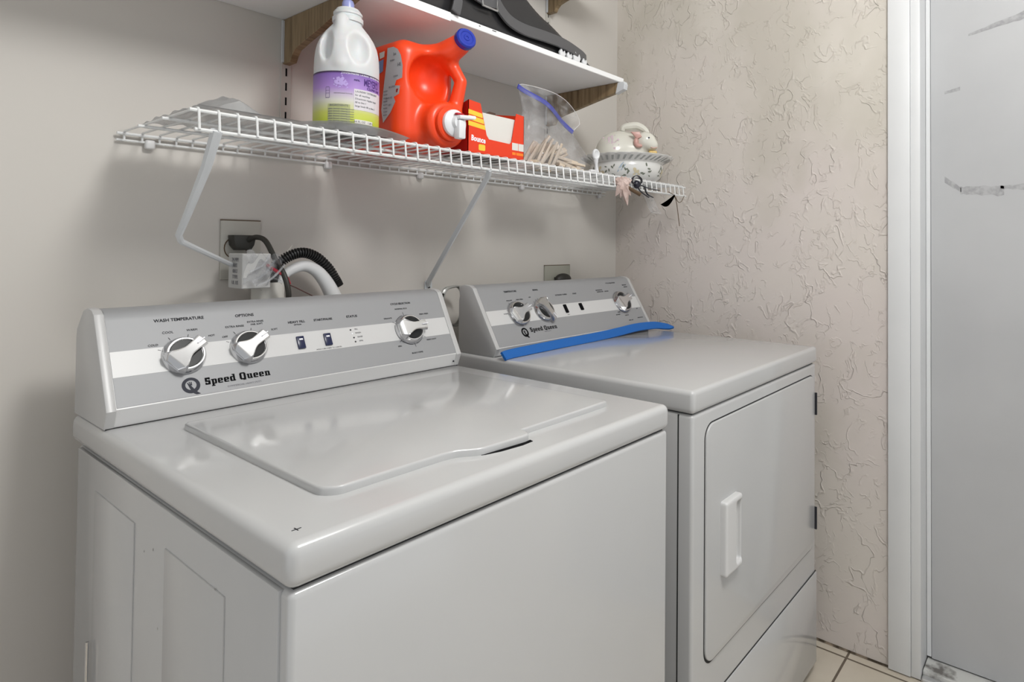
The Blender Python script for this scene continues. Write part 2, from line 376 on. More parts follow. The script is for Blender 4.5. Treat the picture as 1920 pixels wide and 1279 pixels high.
def surfnet(f, lo, hi, h):
    """surface-nets mesh of the implicit solid f<0"""
    ax = [np.arange(lo[i]-2*h, hi[i]+3*h, h) for i in range(3)]
    X, Y, Z = np.meshgrid(*ax, indexing='ij'); D = f(X, Y, Z)
    D = np.where(np.abs(D) < 1e-9, 1e-9, D)
    n = D.shape; acc = np.zeros((n[0]-1, n[1]-1, n[2]-1, 3)); cnt = np.zeros((n[0]-1, n[1]-1, n[2]-1))
    off = [(a, b, c) for a in (0, 1) for b in (0, 1) for c in (0, 1)]
    def cor(o): return D[o[0]:n[0]-1+o[0], o[1]:n[1]-1+o[1], o[2]:n[2]-1+o[2]]
    for a in off:
        for k in range(3):
            if a[k] == 0:
                b = list(a); b[k] = 1; d0, d1 = cor(a), cor(b); m = (d0 < 0) != (d1 < 0)
                t = np.where(m, d0/np.where(m, d0-d1, 1), 0)
                p = [np.full(d0.shape, float(a[j])) for j in range(3)]; p[k] = t
                for j in range(3): acc[..., j] += np.where(m, p[j], 0)
                cnt += m
    act = cnt > 0; idx = -np.ones(cnt.shape, int); I = np.argwhere(act); idx[act] = np.arange(len(I))
    V = (I + acc[act]/cnt[act][:, None])*h + np.array([ax[0][0], ax[1][0], ax[2][0]])
    F = []
    for k in range(3):
        sl0 = [slice(None)]*3; sl1 = [slice(None)]*3; sl0[k] = slice(0, -1); sl1[k] = slice(1, None)
        a, b = D[tuple(sl0)], D[tuple(sl1)]
        m = (a < 0) != (b < 0); E = np.argwhere(m); neg = a[m] < 0
        u, v = [(1, 2), (2, 0), (0, 1)][k]
        ok = (E[:, u] > 0) & (E[:, v] > 0) & (E[:, u] < n[u]-1) & (E[:, v] < n[v]-1)
        E = E[ok]; neg = neg[ok]
        def cell(du, dv):
            q = E.copy(); q[:, u] -= du; q[:, v] -= dv; return idx[q[:, 0], q[:, 1], q[:, 2]]
        q = np.stack([cell(1, 1), cell(0, 1), cell(0, 0), cell(1, 0)], 1)
        q[~neg] = q[~neg][:, ::-1]; F.append(q)
    F = np.concatenate(F); me = bpy.data.meshes.new('n'); me.from_pydata(V.tolist(), [], F.tolist())
    bm = bmesh.new(); bm.from_mesh(me); bpy.data.meshes.remove(me)
    bmesh.ops.smooth_vert(bm, verts=bm.verts[:], factor=.5, use_axis_x=True, use_axis_y=True, use_axis_z=True)
    return bm
def sd_rbox(X, Y, Z, c, hs, r):
    qx, qy, qz = np.abs(X-c[0])-hs[0]+r, np.abs(Y-c[1])-hs[1]+r, np.abs(Z-c[2])-hs[2]+r
    return np.sqrt(np.maximum(qx, 0)**2+np.maximum(qy, 0)**2+np.maximum(qz, 0)**2)+np.minimum(np.maximum(np.maximum(qx, qy), qz), 0)-r
def sd_ell(X, Y, Z, c, r):
    k0 = np.sqrt(((X-c[0])/r[0])**2+((Y-c[1])/r[1])**2+((Z-c[2])/r[2])**2); return (k0-1)*min(r)
def sd_cap(X, Y, Z, a, b, r0, r1=None):
    r1 = r0 if r1 is None else r1; a = np.array(a, float); b = np.array(b, float); d = b-a
    t = np.clip(((X-a[0])*d[0]+(Y-a[1])*d[1]+(Z-a[2])*d[2])/(d@d), 0, 1)
    return np.sqrt((X-a[0]-t*d[0])**2+(Y-a[1]-t*d[1])**2+(Z-a[2]-t*d[2])**2)-(r0+(r1-r0)*t)
def sd_cyl(X, Y, Z, a, b, r, rr=.003):
    a = np.array(a, float); b = np.array(b, float); d = b-a; Ln = np.linalg.norm(d); d /= Ln
    h = (X-a[0])*d[0]+(Y-a[1])*d[1]+(Z-a[2])*d[2]
    q = np.sqrt(np.maximum((X-a[0])**2+(Y-a[1])**2+(Z-a[2])**2-h*h, 0))-r+rr; p = np.abs(h-Ln/2)-Ln/2+rr
    return np.sqrt(np.maximum(q, 0)**2+np.maximum(p, 0)**2)+np.minimum(np.maximum(q, p), 0)-rr
def smin(a, b, k): h = np.clip(.5+.5*(b-a)/k, 0, 1); return b*(1-h)+a*h-k*h*(1-h)
def smax(a, b, k): return -smin(-a, -b, k)

# ------------------------------------------------------------------ the room
L_, RW, CEIL = 0.811, 1.5916, 2.42
XL, YF = -1.55, -2.3
struct('wall_back', B((XL-.1, L_, 0), (RW+.12, L_+.1, CEIL)), 'wall', smooth=False)
# right wall with the doorway
DY0, DY1, DH = -.190, -1.03, 2.04
bm = bmesh.new(); box(bm, (RW, DY0+.05, 0), (RW+.12, L_, CEIL)); box(bm, (RW, DY1-.05, DH+.05), (RW+.12, DY0+.05, CEIL)); box(bm, (RW, YF, 0), (RW+.12, DY1-.05, CEIL))
struct('wall_right', bm, 'stucco', smooth=False)
struct('floor', B((XL-.1, YF, -.08), (RW+.12, L_+.1, 0)), 'tile', smooth=False)
struct('ceiling', B((XL-.1, YF, CEIL), (RW+.12, L_+.1, CEIL+.08)), 'ceiling', smooth=False)
# casing: flat board plus inner stop, round the doorway
bm = bmesh.new()
box(bm, (RW-.014, -.190, .004), (RW+.001, -.1335, DH+.06), .0015, 2)
box(bm, (RW-.014, DY1-.06, .004), (RW+.001, DY1, DH+.06), .0015, 2)
box(bm, (RW-.014, DY1, DH+.003), (RW+.001, -.190, DH+.06), .0015, 2)
struct('trim_1', bm, 'trim')
bm = bmesh.new()
box(bm, (RW-.010, -.2145, .004), (RW+.11, -.1905, DH+.002), .0012, 2)
box(bm, (RW-.010, DY1-.0005, .004), (RW+.11, DY1+.024, DH+.002), .0012, 2)
box(bm, (RW-.010, DY1+.0245, DH-.024), (RW+.11, -.215, DH+.002), .0012, 2)
struct('trim_2', bm, 'trim')
bm = bmesh.new(); box(bm, (RW+.068, -.2265, .03), (RW+.112, -.2150, DH-.025), .001, 1)
struct('trim_3', bm, 'trim')
d = struct('door_1', B((RW+.0665, DY1+.026, .028), (RW+.108, -.2275, DH-.026), .001, 1), 'door')
# scuffs where tape tore the paint off the door
def scuff(pts, x=RW+.0662):
    bm = bmesh.new(); vs = [bm.verts.new((x, p[0], p[1])) for p in pts]; w = [bm.verts.new((x+.0004, p[0], p[1])) for p in pts]
    bm.faces.new(vs); n = len(pts)
    for i in range(n): bm.faces.new((vs[i], vs[(i+1) % n], w[(i+1) % n], w[i]))
    return bm
def rough_poly(a, b, w0, w1, n=14, seed=1):
    R_ = random.Random(seed); top, bot = [], []
    for i in range(n+1):
        t = i/n; y = a[0]+(b[0]-a[0])*t; z = a[1]+(b[1]-a[1])*t; w = w0+(w1-w0)*t
        top.append((y, z+w*(.5+.25*R_.random()))); bot.append((y, z-w*(.5+.25*R_.random())))
    return top+bot[::-1]
obj('tape_scuff', scuff(rough_poly((-.300, 1.313), (-.400, 1.308), .016, .022, seed=2)), 'scuff', d, smooth=False)
obj('tape_scuff', scuff(rough_poly((-.392, 1.318), (-.520, 1.312), .006, .022, seed=3)), 'scuff', d, smooth=False)
obj('tape_scuff', scuff(rough_poly((-.262, 1.345), (-.302, 1.314), .016, .010, 6, seed=4)), 'scuff', d, smooth=False)
obj('tape_scuff', scuff(rough_poly((-.320, 1.735), (-.500, 1.775), .004, .022, seed=5)), 'scuff', d, smooth=False)
obj('tape_scuff', scuff(rough_poly((-.262, 1.585), (-.300, 1.592), .006, .008, 6, seed=6)), 'scuff', d, smooth=False)
M['sill'] = mottled(mat('sill', (.5, .5, .48), .5), (.16, .15, .14), (.60, .60, .58), 22, .36, .52)
M['alu'] = mat('alu', (.62, .62, .62), .3, metal=.7)
bm = bmesh.new(); box(bm, (RW+.004, DY1+.026, 0), (RW+.11, -.216, .024), .003, 2)
struct('trim_4', bm, 'sill')
bm = bmesh.new(); box(bm, (RW-.022, DY1+.026, 0), (RW+.0035, -.216, .017), .006, 3)
struct('trim_5', bm, 'alu')
# grime line where floor meets stucco
M['grime'] = mottled(mat('grime', (.12, .09, .06), .9), (.08, .06, .04), (.36, .29, .22), 40, .4, .6)
R_ = random.Random(4); bm = bmesh.new(); p0 = [(.70-.06*i+.0, .004+.004*R_.random()) for i in range(15)]
vs0 = [bm.verts.new((RW-.0008, y, 0)) for y, z in p0]; vs1 = [bm.verts.new((RW-.0006, y, z)) for y, z in p0]; vs2 = [bm.verts.new((RW-.004-.004*R_.random(), y, .0006)) for y, z in p0]
for i in range(14): bm.faces.new((vs0[i], vs0[i+1], vs1[i+1], vs1[i])); bm.faces.new((vs0[i], vs2[i], vs2[i+1], vs0[i+1]))
struct('trim_6', bm, 'grime', smooth=False)

# ------------------------------------------------------------------ appliances
def text_frame(O, t, n):
    m = Matrix.Identity(4)
    for i in range(3): m[i][0], m[i][1], m[i][2], m[i][3] = (1, 0, 0)[i], t[i], n[i], O[i]
    return m
def FT(fr, u, v, h=.0): return fr @ Matrix.Translation((u, v, h))

def make_knob(fr, u, v, R, ang, parent, name='selector_knob'):
    """chrome knob: domed skirt, two black cut-outs, waisted grip that runs out into a pointer"""
    k = obj(name, lathe(bmesh.new(), [(0, 0), (R, 0), (R*1.03, .0015), (R*1.0, .005), (R*.93, .010), (R*.86, .0125), (R*.80, .0125), (R*.78, .0105), (0, .0105)], 56), 'chrome', parent)
    k.matrix_local = FT(fr, u, v, .0006) @ Matrix.Rotation(math.radians(ang), 4, 'Z')
    obj('dark_inset', lathe(bmesh.new(), [(0, .0106), (R*.775, .0106), (R*.74, .0114), (0, .0114)], 48), 'darkgrey', k)
    hs = .026
    # grip outline (pointer along +x), wide heel following the skirt
    def half(s):
        L = []
        for i in range(13):
            t = i/12; x = -R*.80+t*R*1.92
            if t < .08: w = R*.70
            else: w = R*(.70-.38*math.sin(min(1, (t-.08)/.44)*PI/2)) if t < .52 else R*(.32+.03*(t-.52)/.48)
            L.append((x, s*w))
        return L
    low = [(-R*.97, R*.44)]; lo2 = [(-R*.97, -R*.44)]
    top = half(1); bot = half(-1)
    outline = lo2+bot+[(R*1.16, 0)]+top[::-1]+low
    bm = bmesh.new(); n = len(outline)
    base = [bm.verts.new((x, y, .0108)) for x, y in outline]
    def crown(x, y):
        t = (x+R*.93)/(R*2.1); return .0255-.009*max(0, t-.15) if t > .12 else .0255-.010*(1-t/.12)**2
    tops = [bm.verts.new((x*.93, y*.78, crown(x, y))) for x, y in outline]
    bm.faces.new(base[::-1]); bm.faces.new(tops)
    for i in range(n): bm.faces.new((base[i], base[(i+1) % n], tops[(i+1) % n], tops[i]))
    bmesh.ops.recalc_face_normals(bm, faces=bm.faces[:])
    bmesh.ops.bevel(bm, geom=[e for e in bm.edges if e.verts[0] in tops and e.verts[1] in tops], offset=.0012, segments=2, affect='EDGES')
    obj('grip', bm, 'chrome', k, ang=28)
    obj('pointer_mark', B((R*.62, -.0008, .0205), (R*1.06, .0008, .0232)), 'led_white', k, smooth=False)
    return k

SLAB = {
 'S': (.66, [(0, .76, .6, 1), (.44, .68, .62, 1.0), (0, .46, .25, .96), (.02, .40, .62, .60), (.37, .04, .64, .56), (.04, 0, .62, .22), (0, 0, .18, .32)]),
 'p': (.74, [(.09, -.30, .34, .70), (0, -.30, .44, -.16), (0, .56, .2, .70), (.3, .55, .62, .70), (.3, 0, .62, .15), (.45, .06, .70, .64)]),
 'e': (.70, [(0, .07, .26, .63), (.07, .55, .58, .70), (.40, .30, .65, .64), (.1, .28, .65, .41), (.07, 0, .62, .15)]),
 'd': (.76, [(.40, 0, .65, 1), (.28, .87, .65, 1), (0, .07, .26, .63), (.07, .55, .5, .70), (.07, 0, .72, .15)]),
 'Q': (.88, [(0, .12, .28, .88), (.54, .12, .82, .88), (.09, .83, .73, 1), (.09, 0, .73, .17), (.42, -.10, .80, .12)]),
 'u': (.80, [(.07, .07, .32, .70), (0, .57, .32, .70), (.44, .0, .69, .70), (.38, .57, .69, .70), (.14, 0, .77, .15)]),
 'n': (.80, [(.07, 0, .32, .70), (0, .57, .32, .70), (0, 0, .38, .13), (.26, .55, .62, .70), (.44, 0, .69, .64), (.38, 0, .76, .13)]),
 ' ': (.34, [])}
def slab_text(bm, s, size, fr, u, v):
    x = 0
    for ch in s:
        w, R_ = SLAB[ch]
        for i, (a, b, c, d) in enumerate(R_):
            m = FT(fr, u, v, .0009+.00002*i); bm.faces.new([bm.verts.new(m @ Vector(((x+p)*size, q*size, 0))) for p, q in ((a, b), (c, b), (c, d), (a, d))])
        x += w+.07
    return x*size
def emblem(bm, fr, u, v, w, h):
    n = 40; m = FT(fr, u, v, .0008); tk = .20
    A = [bm.verts.new(m @ Vector((w/2*math.cos(2*PI*i/n), h/2*math.sin(2*PI*i/n), 0))) for i in range(n)]
    Q = [bm.verts.new(m @ Vector((w*(.5-tk)*math.cos(2*PI*i/n), h*(.5-tk)*math.sin(2*PI*i/n)+h*.02, 0))) for i in range(n)]
    for i in range(n): bm.faces.new((A[i], A[(i+1) % n], Q[(i+1) % n], Q[i]))
    # tail of the Q with the little raised fingers/crown at its head
    for P in ([(-.02, .02), (.16, -.28), (.30, -.46), (.46, -.60), (.22, -.62), (.08, -.52), (-.08, -.20)],
              [(-.20, .20), (-.15, .19), (-.02, .02), (-.08, -.20)], [(-.10, .24), (-.05, .24), (.02, .0), (-.03, -.02)], [(.01, .23), (.06, .22), (.07, -.02), (.0, .02)]):
        bm.faces.new([bm.verts.new(m @ Vector((x*w, y*h, .0001))) for x, y in P])
    return bm

def rocker(fr, u, v, w, h, m, parent, led=True):
    s = obj('rocker_switch', box(bmesh.new(), (-w/2, -h/2, 0), (w/2, h/2, .004), .0012, 2), m, parent); s.matrix_local = FT(fr, u, v, .0006)
    if led:
        obj('indicator_window', box(bmesh.new(), (-w*.22, h*.17, .0041), (w*.26, h*.29, .0046)), 'led_white', s, smooth=False)
    return s

def console_profile(y0, yk, z0, zk, yt, zt, yr, zr, grow=0):
    g = grow
    top = []
    # slope from knee up to the rounded top
    P = [(yr+g*.3, z0), (y0, z0), (yk-g, zk), ]
    k = [(yt-.006-g, zt-.014+g*.2), (yt-.001-g*.7, zt-.005+g*.6), (yt+.008, zt+g), (yt+.030, zt+.002+g), (yt+.050, zt-.003+g), (yr-.002, zr+.010+g), (yr+g*.3, zr)]
    return P+k

# ---- washer
Wd, D_, H_, TH = .6428, .6915, .8865, .0415
washer = thing('washing_machine', 'white top-loading washer with silver console, nearest machine, left of the dryer', 'washing machine', (0, 0, 0))
cab = obj('cabinet', B((.003, .003, .022), (Wd-.003, D_-.025, H_-TH-.0018), .0065, 4), 'enamel', washer)
obj('leg', T([(.05, .06, 0), (.05, .06, .025)], .018, 12), 'black', washer); obj('leg', T([(Wd-.05, .06, 0), (Wd-.05, .06, .025)], .018, 12), 'black', washer)
obj('leg', T([(.05, D_-.09, 0), (.05, D_-.09, .025)], .018, 12), 'black', washer); obj('leg', T([(Wd-.05, D_-.09, 0), (Wd-.05, D_-.09, .025)], .018, 12), 'black', washer)
def framed(y0, y1, z0, z1):
    return [(y0, z0), (y1, z0), (y1, z1), (y0, z1)]
sp = obj('side_panel', B((.0005, .019, .05), (.006, .652, H_-TH-.0025), .0012, 2), 'enamel', washer)
for y0, y1, nm in ((.395, .560, 'pressed_panel'), (.128, .290, 'pressed_panel')):
    obj(nm, prism(bmesh.new(), framed(y0, y1, .08, .800), 'x', .0004, -.0012, .0011, 2, 'b'), 'enamel', sp)
obj('rear_edge_rail', T([(-.004, .565, .10), (-.004, .565, .588)], .0022, 8), 'chrome', washer)
top = obj('top_panel', B((0, 0, H_-TH), (Wd, D_, H_), .0115, 5), 'enamel', washer)
# the lid: raised slab with a rounded front left corner and a finger lip in its front edge
lid = [(.566, .455), (.082, .470), (.077, .464)]
lid += [(.0745, .13), (.0745, .108)] + arcpts(.098, .098, .0235, 185, 262, 8)
lid += [(.13, .0745), (.225, .0735), (.243, .070), (.262, .056), (.272, .0515), (.34, .0475), (.350, .049), (.3565, .058), (.3585, .0715), (.52, .0725), (.560, .074), (.566, .080)]
lo = obj('lid', prism(bmesh.new(), lid, 'z', H_-.001, H_+.0095, .0030, 3, 'b'), 'enamel', washer)
obj('finger_slot', prism(bmesh.new(), [(.268, .053), (.30, .0495), (.34, .0465), (.352, .048), (.350, .041), (.33, .0395), (.295, .0435), (.272, .050)], 'z', H_-.0002, H_+.0005), 'inkblack', washer, smooth=False)

y0, yk, zk, yt, zt = .548, .539, .914, .6105, 1.049
prof = console_profile(y0, yk, H_, zk, yt, zt, .694, 1.006)
cs = obj('console', prism(bmesh.new(), prof, 'x', .016, Wd-.014), 'plastic_white', washer, ang=25)
for xa, xb in ((.004, .0165), (Wd-.0165, Wd-.004)):
    obj('end_cap', prism(bmesh.new(), console_profile(y0-.001, yk, H_, zk-.001, yt, zt, .694, 1.006, .0025), 'x', xa, xb, .0016, 2), 'endcap', washer, ang=25)
obj('console_foot_line', B((.006, .5462, H_-.0005), (Wd-.006, .69, H_+.0012)), 'gap', washer, smooth=False)  # thin dark strip along the foot of the console
O = Vector((0, yk, zk)); tv = Vector((0, yt-.006-yk, zt-.014-zk)).normalized(); nv = Vector((1, 0, 0)).cross(tv)
FW = text_frame(O, tv, nv); SLW = (Vector((0, yt-.006, zt-.014))-O).length
def plate(fr, u0, u1, v0, v1, h0, h1, name, m, parent, r=0):
    bm = box(bmesh.new(), (u0, v0, h0), (u1, v1, h1), r, 2); xform(bm, fr); return obj(name, bm, m, parent, smooth=False)
fas = obj('control_fascia', xform(box(bmesh.new(), (.0172, .002, -.001), (Wd-.0172, SLW+.0012, .0007)), FW), 'silver', washer, smooth=False)
# fascia carries on over the rounded top edge
def cap_strip(x0, x1, prof, parent):
    bm = bmesh.new(); pts = prof[3:7]; g = .0007
    rows = [[bm.verts.new((x, p[0]-g*.6, p[1]+g)) for x in (x0, x1)] for p in pts]
    for a, b in zip(rows, rows[1:]): bm.faces.new((a[0], a[1], b[1], b[0]))
    bmesh.ops.recalc_face_normals(bm, faces=bm.faces[:])
    return obj('fascia_top', bm, 'silver', parent, ang=60)
cap_strip(.0172, Wd-.0172, prof, washer)
plate(FW, .0172, Wd-.0172, .0475, .0875, .0004, .0011, 'white_band', 'band', washer)
KR = .0300
make_knob(FW, .1105, .0690, KR, 38, washer); make_knob(FW, .2075, .0705, KR*.97, 34, washer); make_knob(FW, .5265, .0685, .0320, 4, washer)
rocker(FW, .2955, .0675, .0135, .024, 'navy', washer); rocker(FW, .3465, .0675, .0135, .024, 'navy', washer)
for i, (uu, vv) in enumerate(((.3965, .0815), (.3980, .0735), (.3995, .0650), (.4005, .0565))):
    l = obj('status_light', lathe(bmesh.new(), [(0, 0), (.0017, 0), (.0015, .0006), (0, .0007)], 14), 'led_white' if i == 1 else 'ink', washer); l.matrix_local = FT(FW, uu, vv, .0011)
tb = bmesh.new()
def tx(bm, fr, s, u, v, size, **k): return textmesh(bm, s, size, FT(fr, u, v, .0012), **k)
tx(tb, FW, 'WASH TEMPERATURE', .113, .1315, .0072, bold=.0001)
tx(tb, FW, 'OPTIONS', .211, .1295, .0072, bold=.0001)
tx(tb, FW, 'HEAVY FILL', .297, .1085, .0062, bold=.0001); tx(tb, FW, 'OPTION', .298, .1030, .0036)
tx(tb, FW, 'START/PAUSE', .3475, .1085, .0060, bold=.0001)
tx(tb, FW, 'STATUS', .4065, .1095, .0066, bold=.0001)
tx(tb, FW, 'CYCLE SELECTION', .5235, .1285, .0058, bold=.0001)
tx(tb, FW, 'COLD', .072, .0915, .0050); tx(tb, FW, 'COOL', .094, .1105, .0054); tx(tb, FW, 'WARM', .128, .1115, .0050); tx(tb, FW, 'HOT', .1545, .0985, .0045)
tx(tb, FW, 'OFF', .174, .0935, .0050); tx(tb, FW, 'EXTRA RINSE', .192, .1105, .0050); tx(tb, FW, 'EXTRA RINSE', .2265, .1165, .0046); tx(tb, FW, 'FAB. SOFT', .228, .1115, .0044); tx(tb, FW, 'SOFT', .2555, .0985, .0048)
for s, uu, vv in (('FILL', .4085, .0820), ('WASH', .4105, .0740), ('RINSE', .4125, .0655), ('SPIN', .4125, .0570)): tx(tb, FW, s, uu, vv, .0042)
tx(tb, FW, 'HOLD 3 SECONDS TO CANCEL', .346, .0505, .0035)
tx(tb, FW, 'NORMAL ECO', .521, .1165, .0046); tx(tb, FW, 'DELICATE', .484, .0975, .0042); tx(tb, FW, 'PERM. PRESS', .5735, .1000, .0042); tx(tb, FW, 'HEAVY DUTY', .5735, .0405, .0042); tx(tb, FW, 'BULKY ITEMS', .5300, .0160, .0046); tx(tb, FW, 'SPIN', .4935, .0345, .0042)
def tick(bm, fr, u, v, a, r0, r1, w=.0004, h=.0012):
    d_ = Vector((math.cos(math.radians(a)), math.sin(math.radians(a)), 0)); s2 = Vector((-d_.y, d_.x, 0))*w
    m = FT(fr, u, v, h); bm.faces.new([bm.verts.new(m @ p) for p in (d_*r0-s2, d_*r1-s2, d_*r1+s2, d_*r0+s2)])
def arc(bm, fr, u, v, a0, a1, r, w=.0004, h=.0012):
    m = FT(fr, u, v, h); n = 10; prev = None
    for i in range(n+1):
        a = math.radians(a0+(a1-a0)*i/n); q = (bm.verts.new(m @ Vector(((r-w)*math.cos(a), (r-w)*math.sin(a), 0))), bm.verts.new(m @ Vector(((r+w)*math.cos(a), (r+w)*math.sin(a), 0))))
        if prev: bm.faces.new((prev[0], prev[1], q[1], q[0]))
        prev = q
for a in (118, 72, 40, 158): tick(tb, FW, .1105, .0700, a, .0315, .0360)
for a in (122, 74, 40, 156): tick(tb, FW, .2075, .0705, a, .0315, .0360)
for a in (96, 150, 30, -32, -84, -140): tick(tb, FW, .5265, .0685, a, .0310, .0400)
for a0, a1 in ((104, 142), (38, 88), (158, 215), (-134, -92), (-76, -40)): arc(tb, FW, .5265, .0685, a0, a1, .0335)
obj('printed_legends', tb, 'ink', washer, smooth=False)
bm = bmesh.new(); slab_text(bm, 'Speed Queen', .0118, FW, .1330, .0165)
obj('brand_lettering', bm, 'inkblack', washer, smooth=False)
bm = bmesh.new(); textmesh(bm, 'COMMERCIAL HEAVY DUTY', .0042, FT(FW, .190, .0085, .0010)); obj('brand_subtitle', bm, 'inkgrey', washer, smooth=False)
obj('queen_emblem', emblem(bmesh.new(), FW, .1130, .0195, .0255, .0255), 'slate', washer, smooth=False)
obj('console_screw', xform(lathe(bmesh.new(), [(0, 0), (.0022, 0), (.0018, .001), (0, .001)], 12), Matrix.Translation((Wd-.022, .5415, .898)) @ Matrix.Rotation(PI/2, 4, 'X')), 'ink', washer)
# worn marks on the enamel
def fleck(x, y, z, ax, s, seed, parent=washer, m='ink'):
    R_ = random.Random(seed); bm = bmesh.new(); n = 9; P = []
    for i in range(n):
        a = 2*PI*i/n; r = s*(.4+.6*R_.random()); P.append((r*math.cos(a), r*2.0*math.sin(a)))
    vs = [bm.verts.new({'x': (x, y+p, z+q), 'y': (x+p, y, z+q), 'z': (x+p*1.5, y+q*.6, z)}[ax]) for p, q in P]; bm.faces.new(vs)
    return obj('chip', bm, m, parent, smooth=False)
M['markgrey'] = mat('markgrey', (.30, .29, .28), .7)
for i, (y, z, s) in enumerate(((.175, .742, .0018), (.205, .705, .0014), (.196, .722, .0012), (.150, .800, .0016), (.212, .690, .0022), (.33, .786, .0012), (.36, .775, .0010), (.45, .84, .0012), (.31, .70, .0012), (.46, .80, .0010))):
    fleck(-.0009 if .128 < y < .29 or .395 < y < .56 else .0003, y, z, 'x', s, i, m='markgrey')
bm = bmesh.new(); box(bm, (.0175, .0305, H_), (.0265, .0316, H_+.0003)); box(bm, (.0214, .0275, H_), (.0224, .0350, H_+.00031)); obj('chip', bm, 'ink', washer, smooth=False)

# ---- dryer
ax, by, wd, zd, td, Dd = .7575, .0188, .6933, .8832, .044, .70
dryer = thing('tumble_dryer', 'white front-loading dryer beside the stucco wall, right of the washer', 'dryer', (0, 0, 0))
bm = bmesh.new(); box(bm, (ax+.003, by+.003, .028), (ax+wd-.003, by+.10, zd-td-.0020), .0075, 4)
obj('front_panel', bm, 'enamel', dryer)
obj('side_panel', B((ax+.0035, by+.036, .028), (ax+wd-.003, Dd-.02, zd-td-.003), .002, 2), 'enamel', dryer)
obj('panel_seam', B((ax+.0028, by+.0330, .03), (ax+.0045, by+.0358, zd-td-.004)), 'gap', dryer, smooth=False)
for x in (ax+.06, ax+wd-.06):
    for y in (by+.06, Dd-.08): obj('leg', T([(x, y, 0), (x, y, .03)], .018, 12), 'black', dryer)
obj('top_panel', B((ax, by, zd-td), (ax+wd, Dd, zd), .0095, 5), 'enamel', dryer)
obj('top_gap', B((ax+.0105, by+.010, zd-td-.004), (ax+wd-.010, Dd-.03, zd-td+.001)), 'gap', dryer, smooth=False)
obj('top_gap', B((.0095, .0095, H_-TH-.004), (Wd-.0095, D_-.03, H_-TH+.001)), 'gap', washer, smooth=False)
dx0, dx1, dz0, dz1 = .8085, 1.4285, .350, .809
obj('door_gap', prism(bmesh.new(), rrect(dx0-.0025, dz0-.0052, dx1+.0025, dz1+.0025, .032, 8), 'y', by+.004, by+.0024), 'gap', dryer, smooth=False)  # dark plate standing in for the shaded gap round the door
dr = obj('door', prism(bmesh.new(), rrect(dx0, dz0, dx1, dz1, .030, 8), 'y', by+.006, by-.0015, .0018, 3, 'b'), 'enamel', dryer)
obj('lower_seam', B((ax+.002, by+.0022, .2715), (ax+wd-.002, by+.004, .2742)), 'gap', dryer, smooth=False)
obj('lower_panel', B((ax+.002, by-.0005, .030), (ax+wd-.002, by+.01, .2712), .0018, 2), 'enamel', dryer)
def fhandle(X, Y, Z):
    a = sd_rbox(X, Y, Z, (.904, by-.004, .571), (.037, .012, .074), .005)
    c = sd_rbox(X, Y, Z, (.9255, by-.020, .571), (.0125, .018, .062), .005)
    return smax(a, -c, .004)
obj('handle', surfnet(fhandle, (.862, by-.026, .49), (.948, by+.006, .652), .0020), 'plastic_white', dr)
for z0, z1 in ((.700, .760), (.392, .452)):
    obj('hinge', B((1.4295, by-.006, z0), (1.4345, by+.003, z1), .001, 1), 'ink', dr)
y0, yk, zk, yt, zt = .569, .560, .904, .6485, 1.049
prof2 = console_profile(y0, yk, zd, zk, yt, zt, .697, 1.012)
obj('console', prism(bmesh.new(), prof2, 'x', ax+.018, ax+wd-.016), 'plastic_white', dryer, ang=25)
for xa, xb in ((ax+.006, ax+.0185), (ax+wd-.0185, ax+wd-.006)):
    obj('end_cap', prism(bmesh.new(), console_profile(y0-.001, yk, zd, zk-.001, yt, zt, .697, 1.012, .0025), 'x', xa, xb, .0016, 2), 'endcap', dryer, ang=25)
obj('console_foot_line', B((ax+.009, .5672, zd-.0005), (ax+wd-.009, .69, zd+.0012)), 'gap', dryer, smooth=False)  # same thin dark strip under the dryer console
O = Vector((ax, yk, zk)); tv = Vector((0, yt-.006-yk, zt-.014-zk)).normalized(); nv = Vector((1, 0, 0)).cross(tv)
FD = text_frame(O, tv, nv); SL = (Vector((0, yt-.006, zt-.014))-Vector((0, yk, zk))).length
obj('control_fascia', xform(box(bmesh.new(), (.0192, .002, -.001), (wd-.0192, SL+.0012, .0007)), FD), 'silver', dryer, smooth=False)
cap_strip(ax+.0192, ax+wd-.0192, prof2, dryer)
plate(FD, .0192, wd-.0192, .0600, .1000, .0004, .0011, 'white_band', 'band', dryer)
make_knob(FD, .1255, .0845, .0350, 20, dryer); make_knob(FD, .2220, .0860, .0340, -62, dryer); make_knob(FD, .5850, .0840, .0380, 18, dryer)
rocker(FD, .3120, .0835, .0115, .026, 'inkblack', dryer, False); rocker(FD, .3810, .0845, .0125, .022, 'inkblack', dryer, False)
tb = bmesh.new()
tx(tb, FD, 'TEMPERATURE', .128, .1505, .0070, bold=.0001); tx(tb, FD, 'SIGNAL', .2235, .1500, .0064, bold=.0001); tx(tb, FD, 'EXTENDED TUMBLE', .319, .1285, .0056); tx(tb, FD, 'START', .379, .1285, .0060)
tx(tb, FD, 'DELICATE', .112, .1245, .0046); tx(tb, FD, 'PERM. PRESS', .150, .1250, .0046); tx(tb, FD, 'NORMAL', .084, .0880, .0045); tx(tb, FD, 'OFF', .190, .1290, .0048)
tx(tb, FD, 'CYCLE SELECTION', .5730, .1550, .0060); tx(tb, FD, 'AUTOMATIC', .500, .1330, .0060); tx(tb, FD, 'NORMAL DRY', .502, .1270, .0050); tx(tb, FD, 'TIME DRY', .6420, .1440, .0055); tx(tb, FD, 'MINUTES', .6450, .1370, .0050)
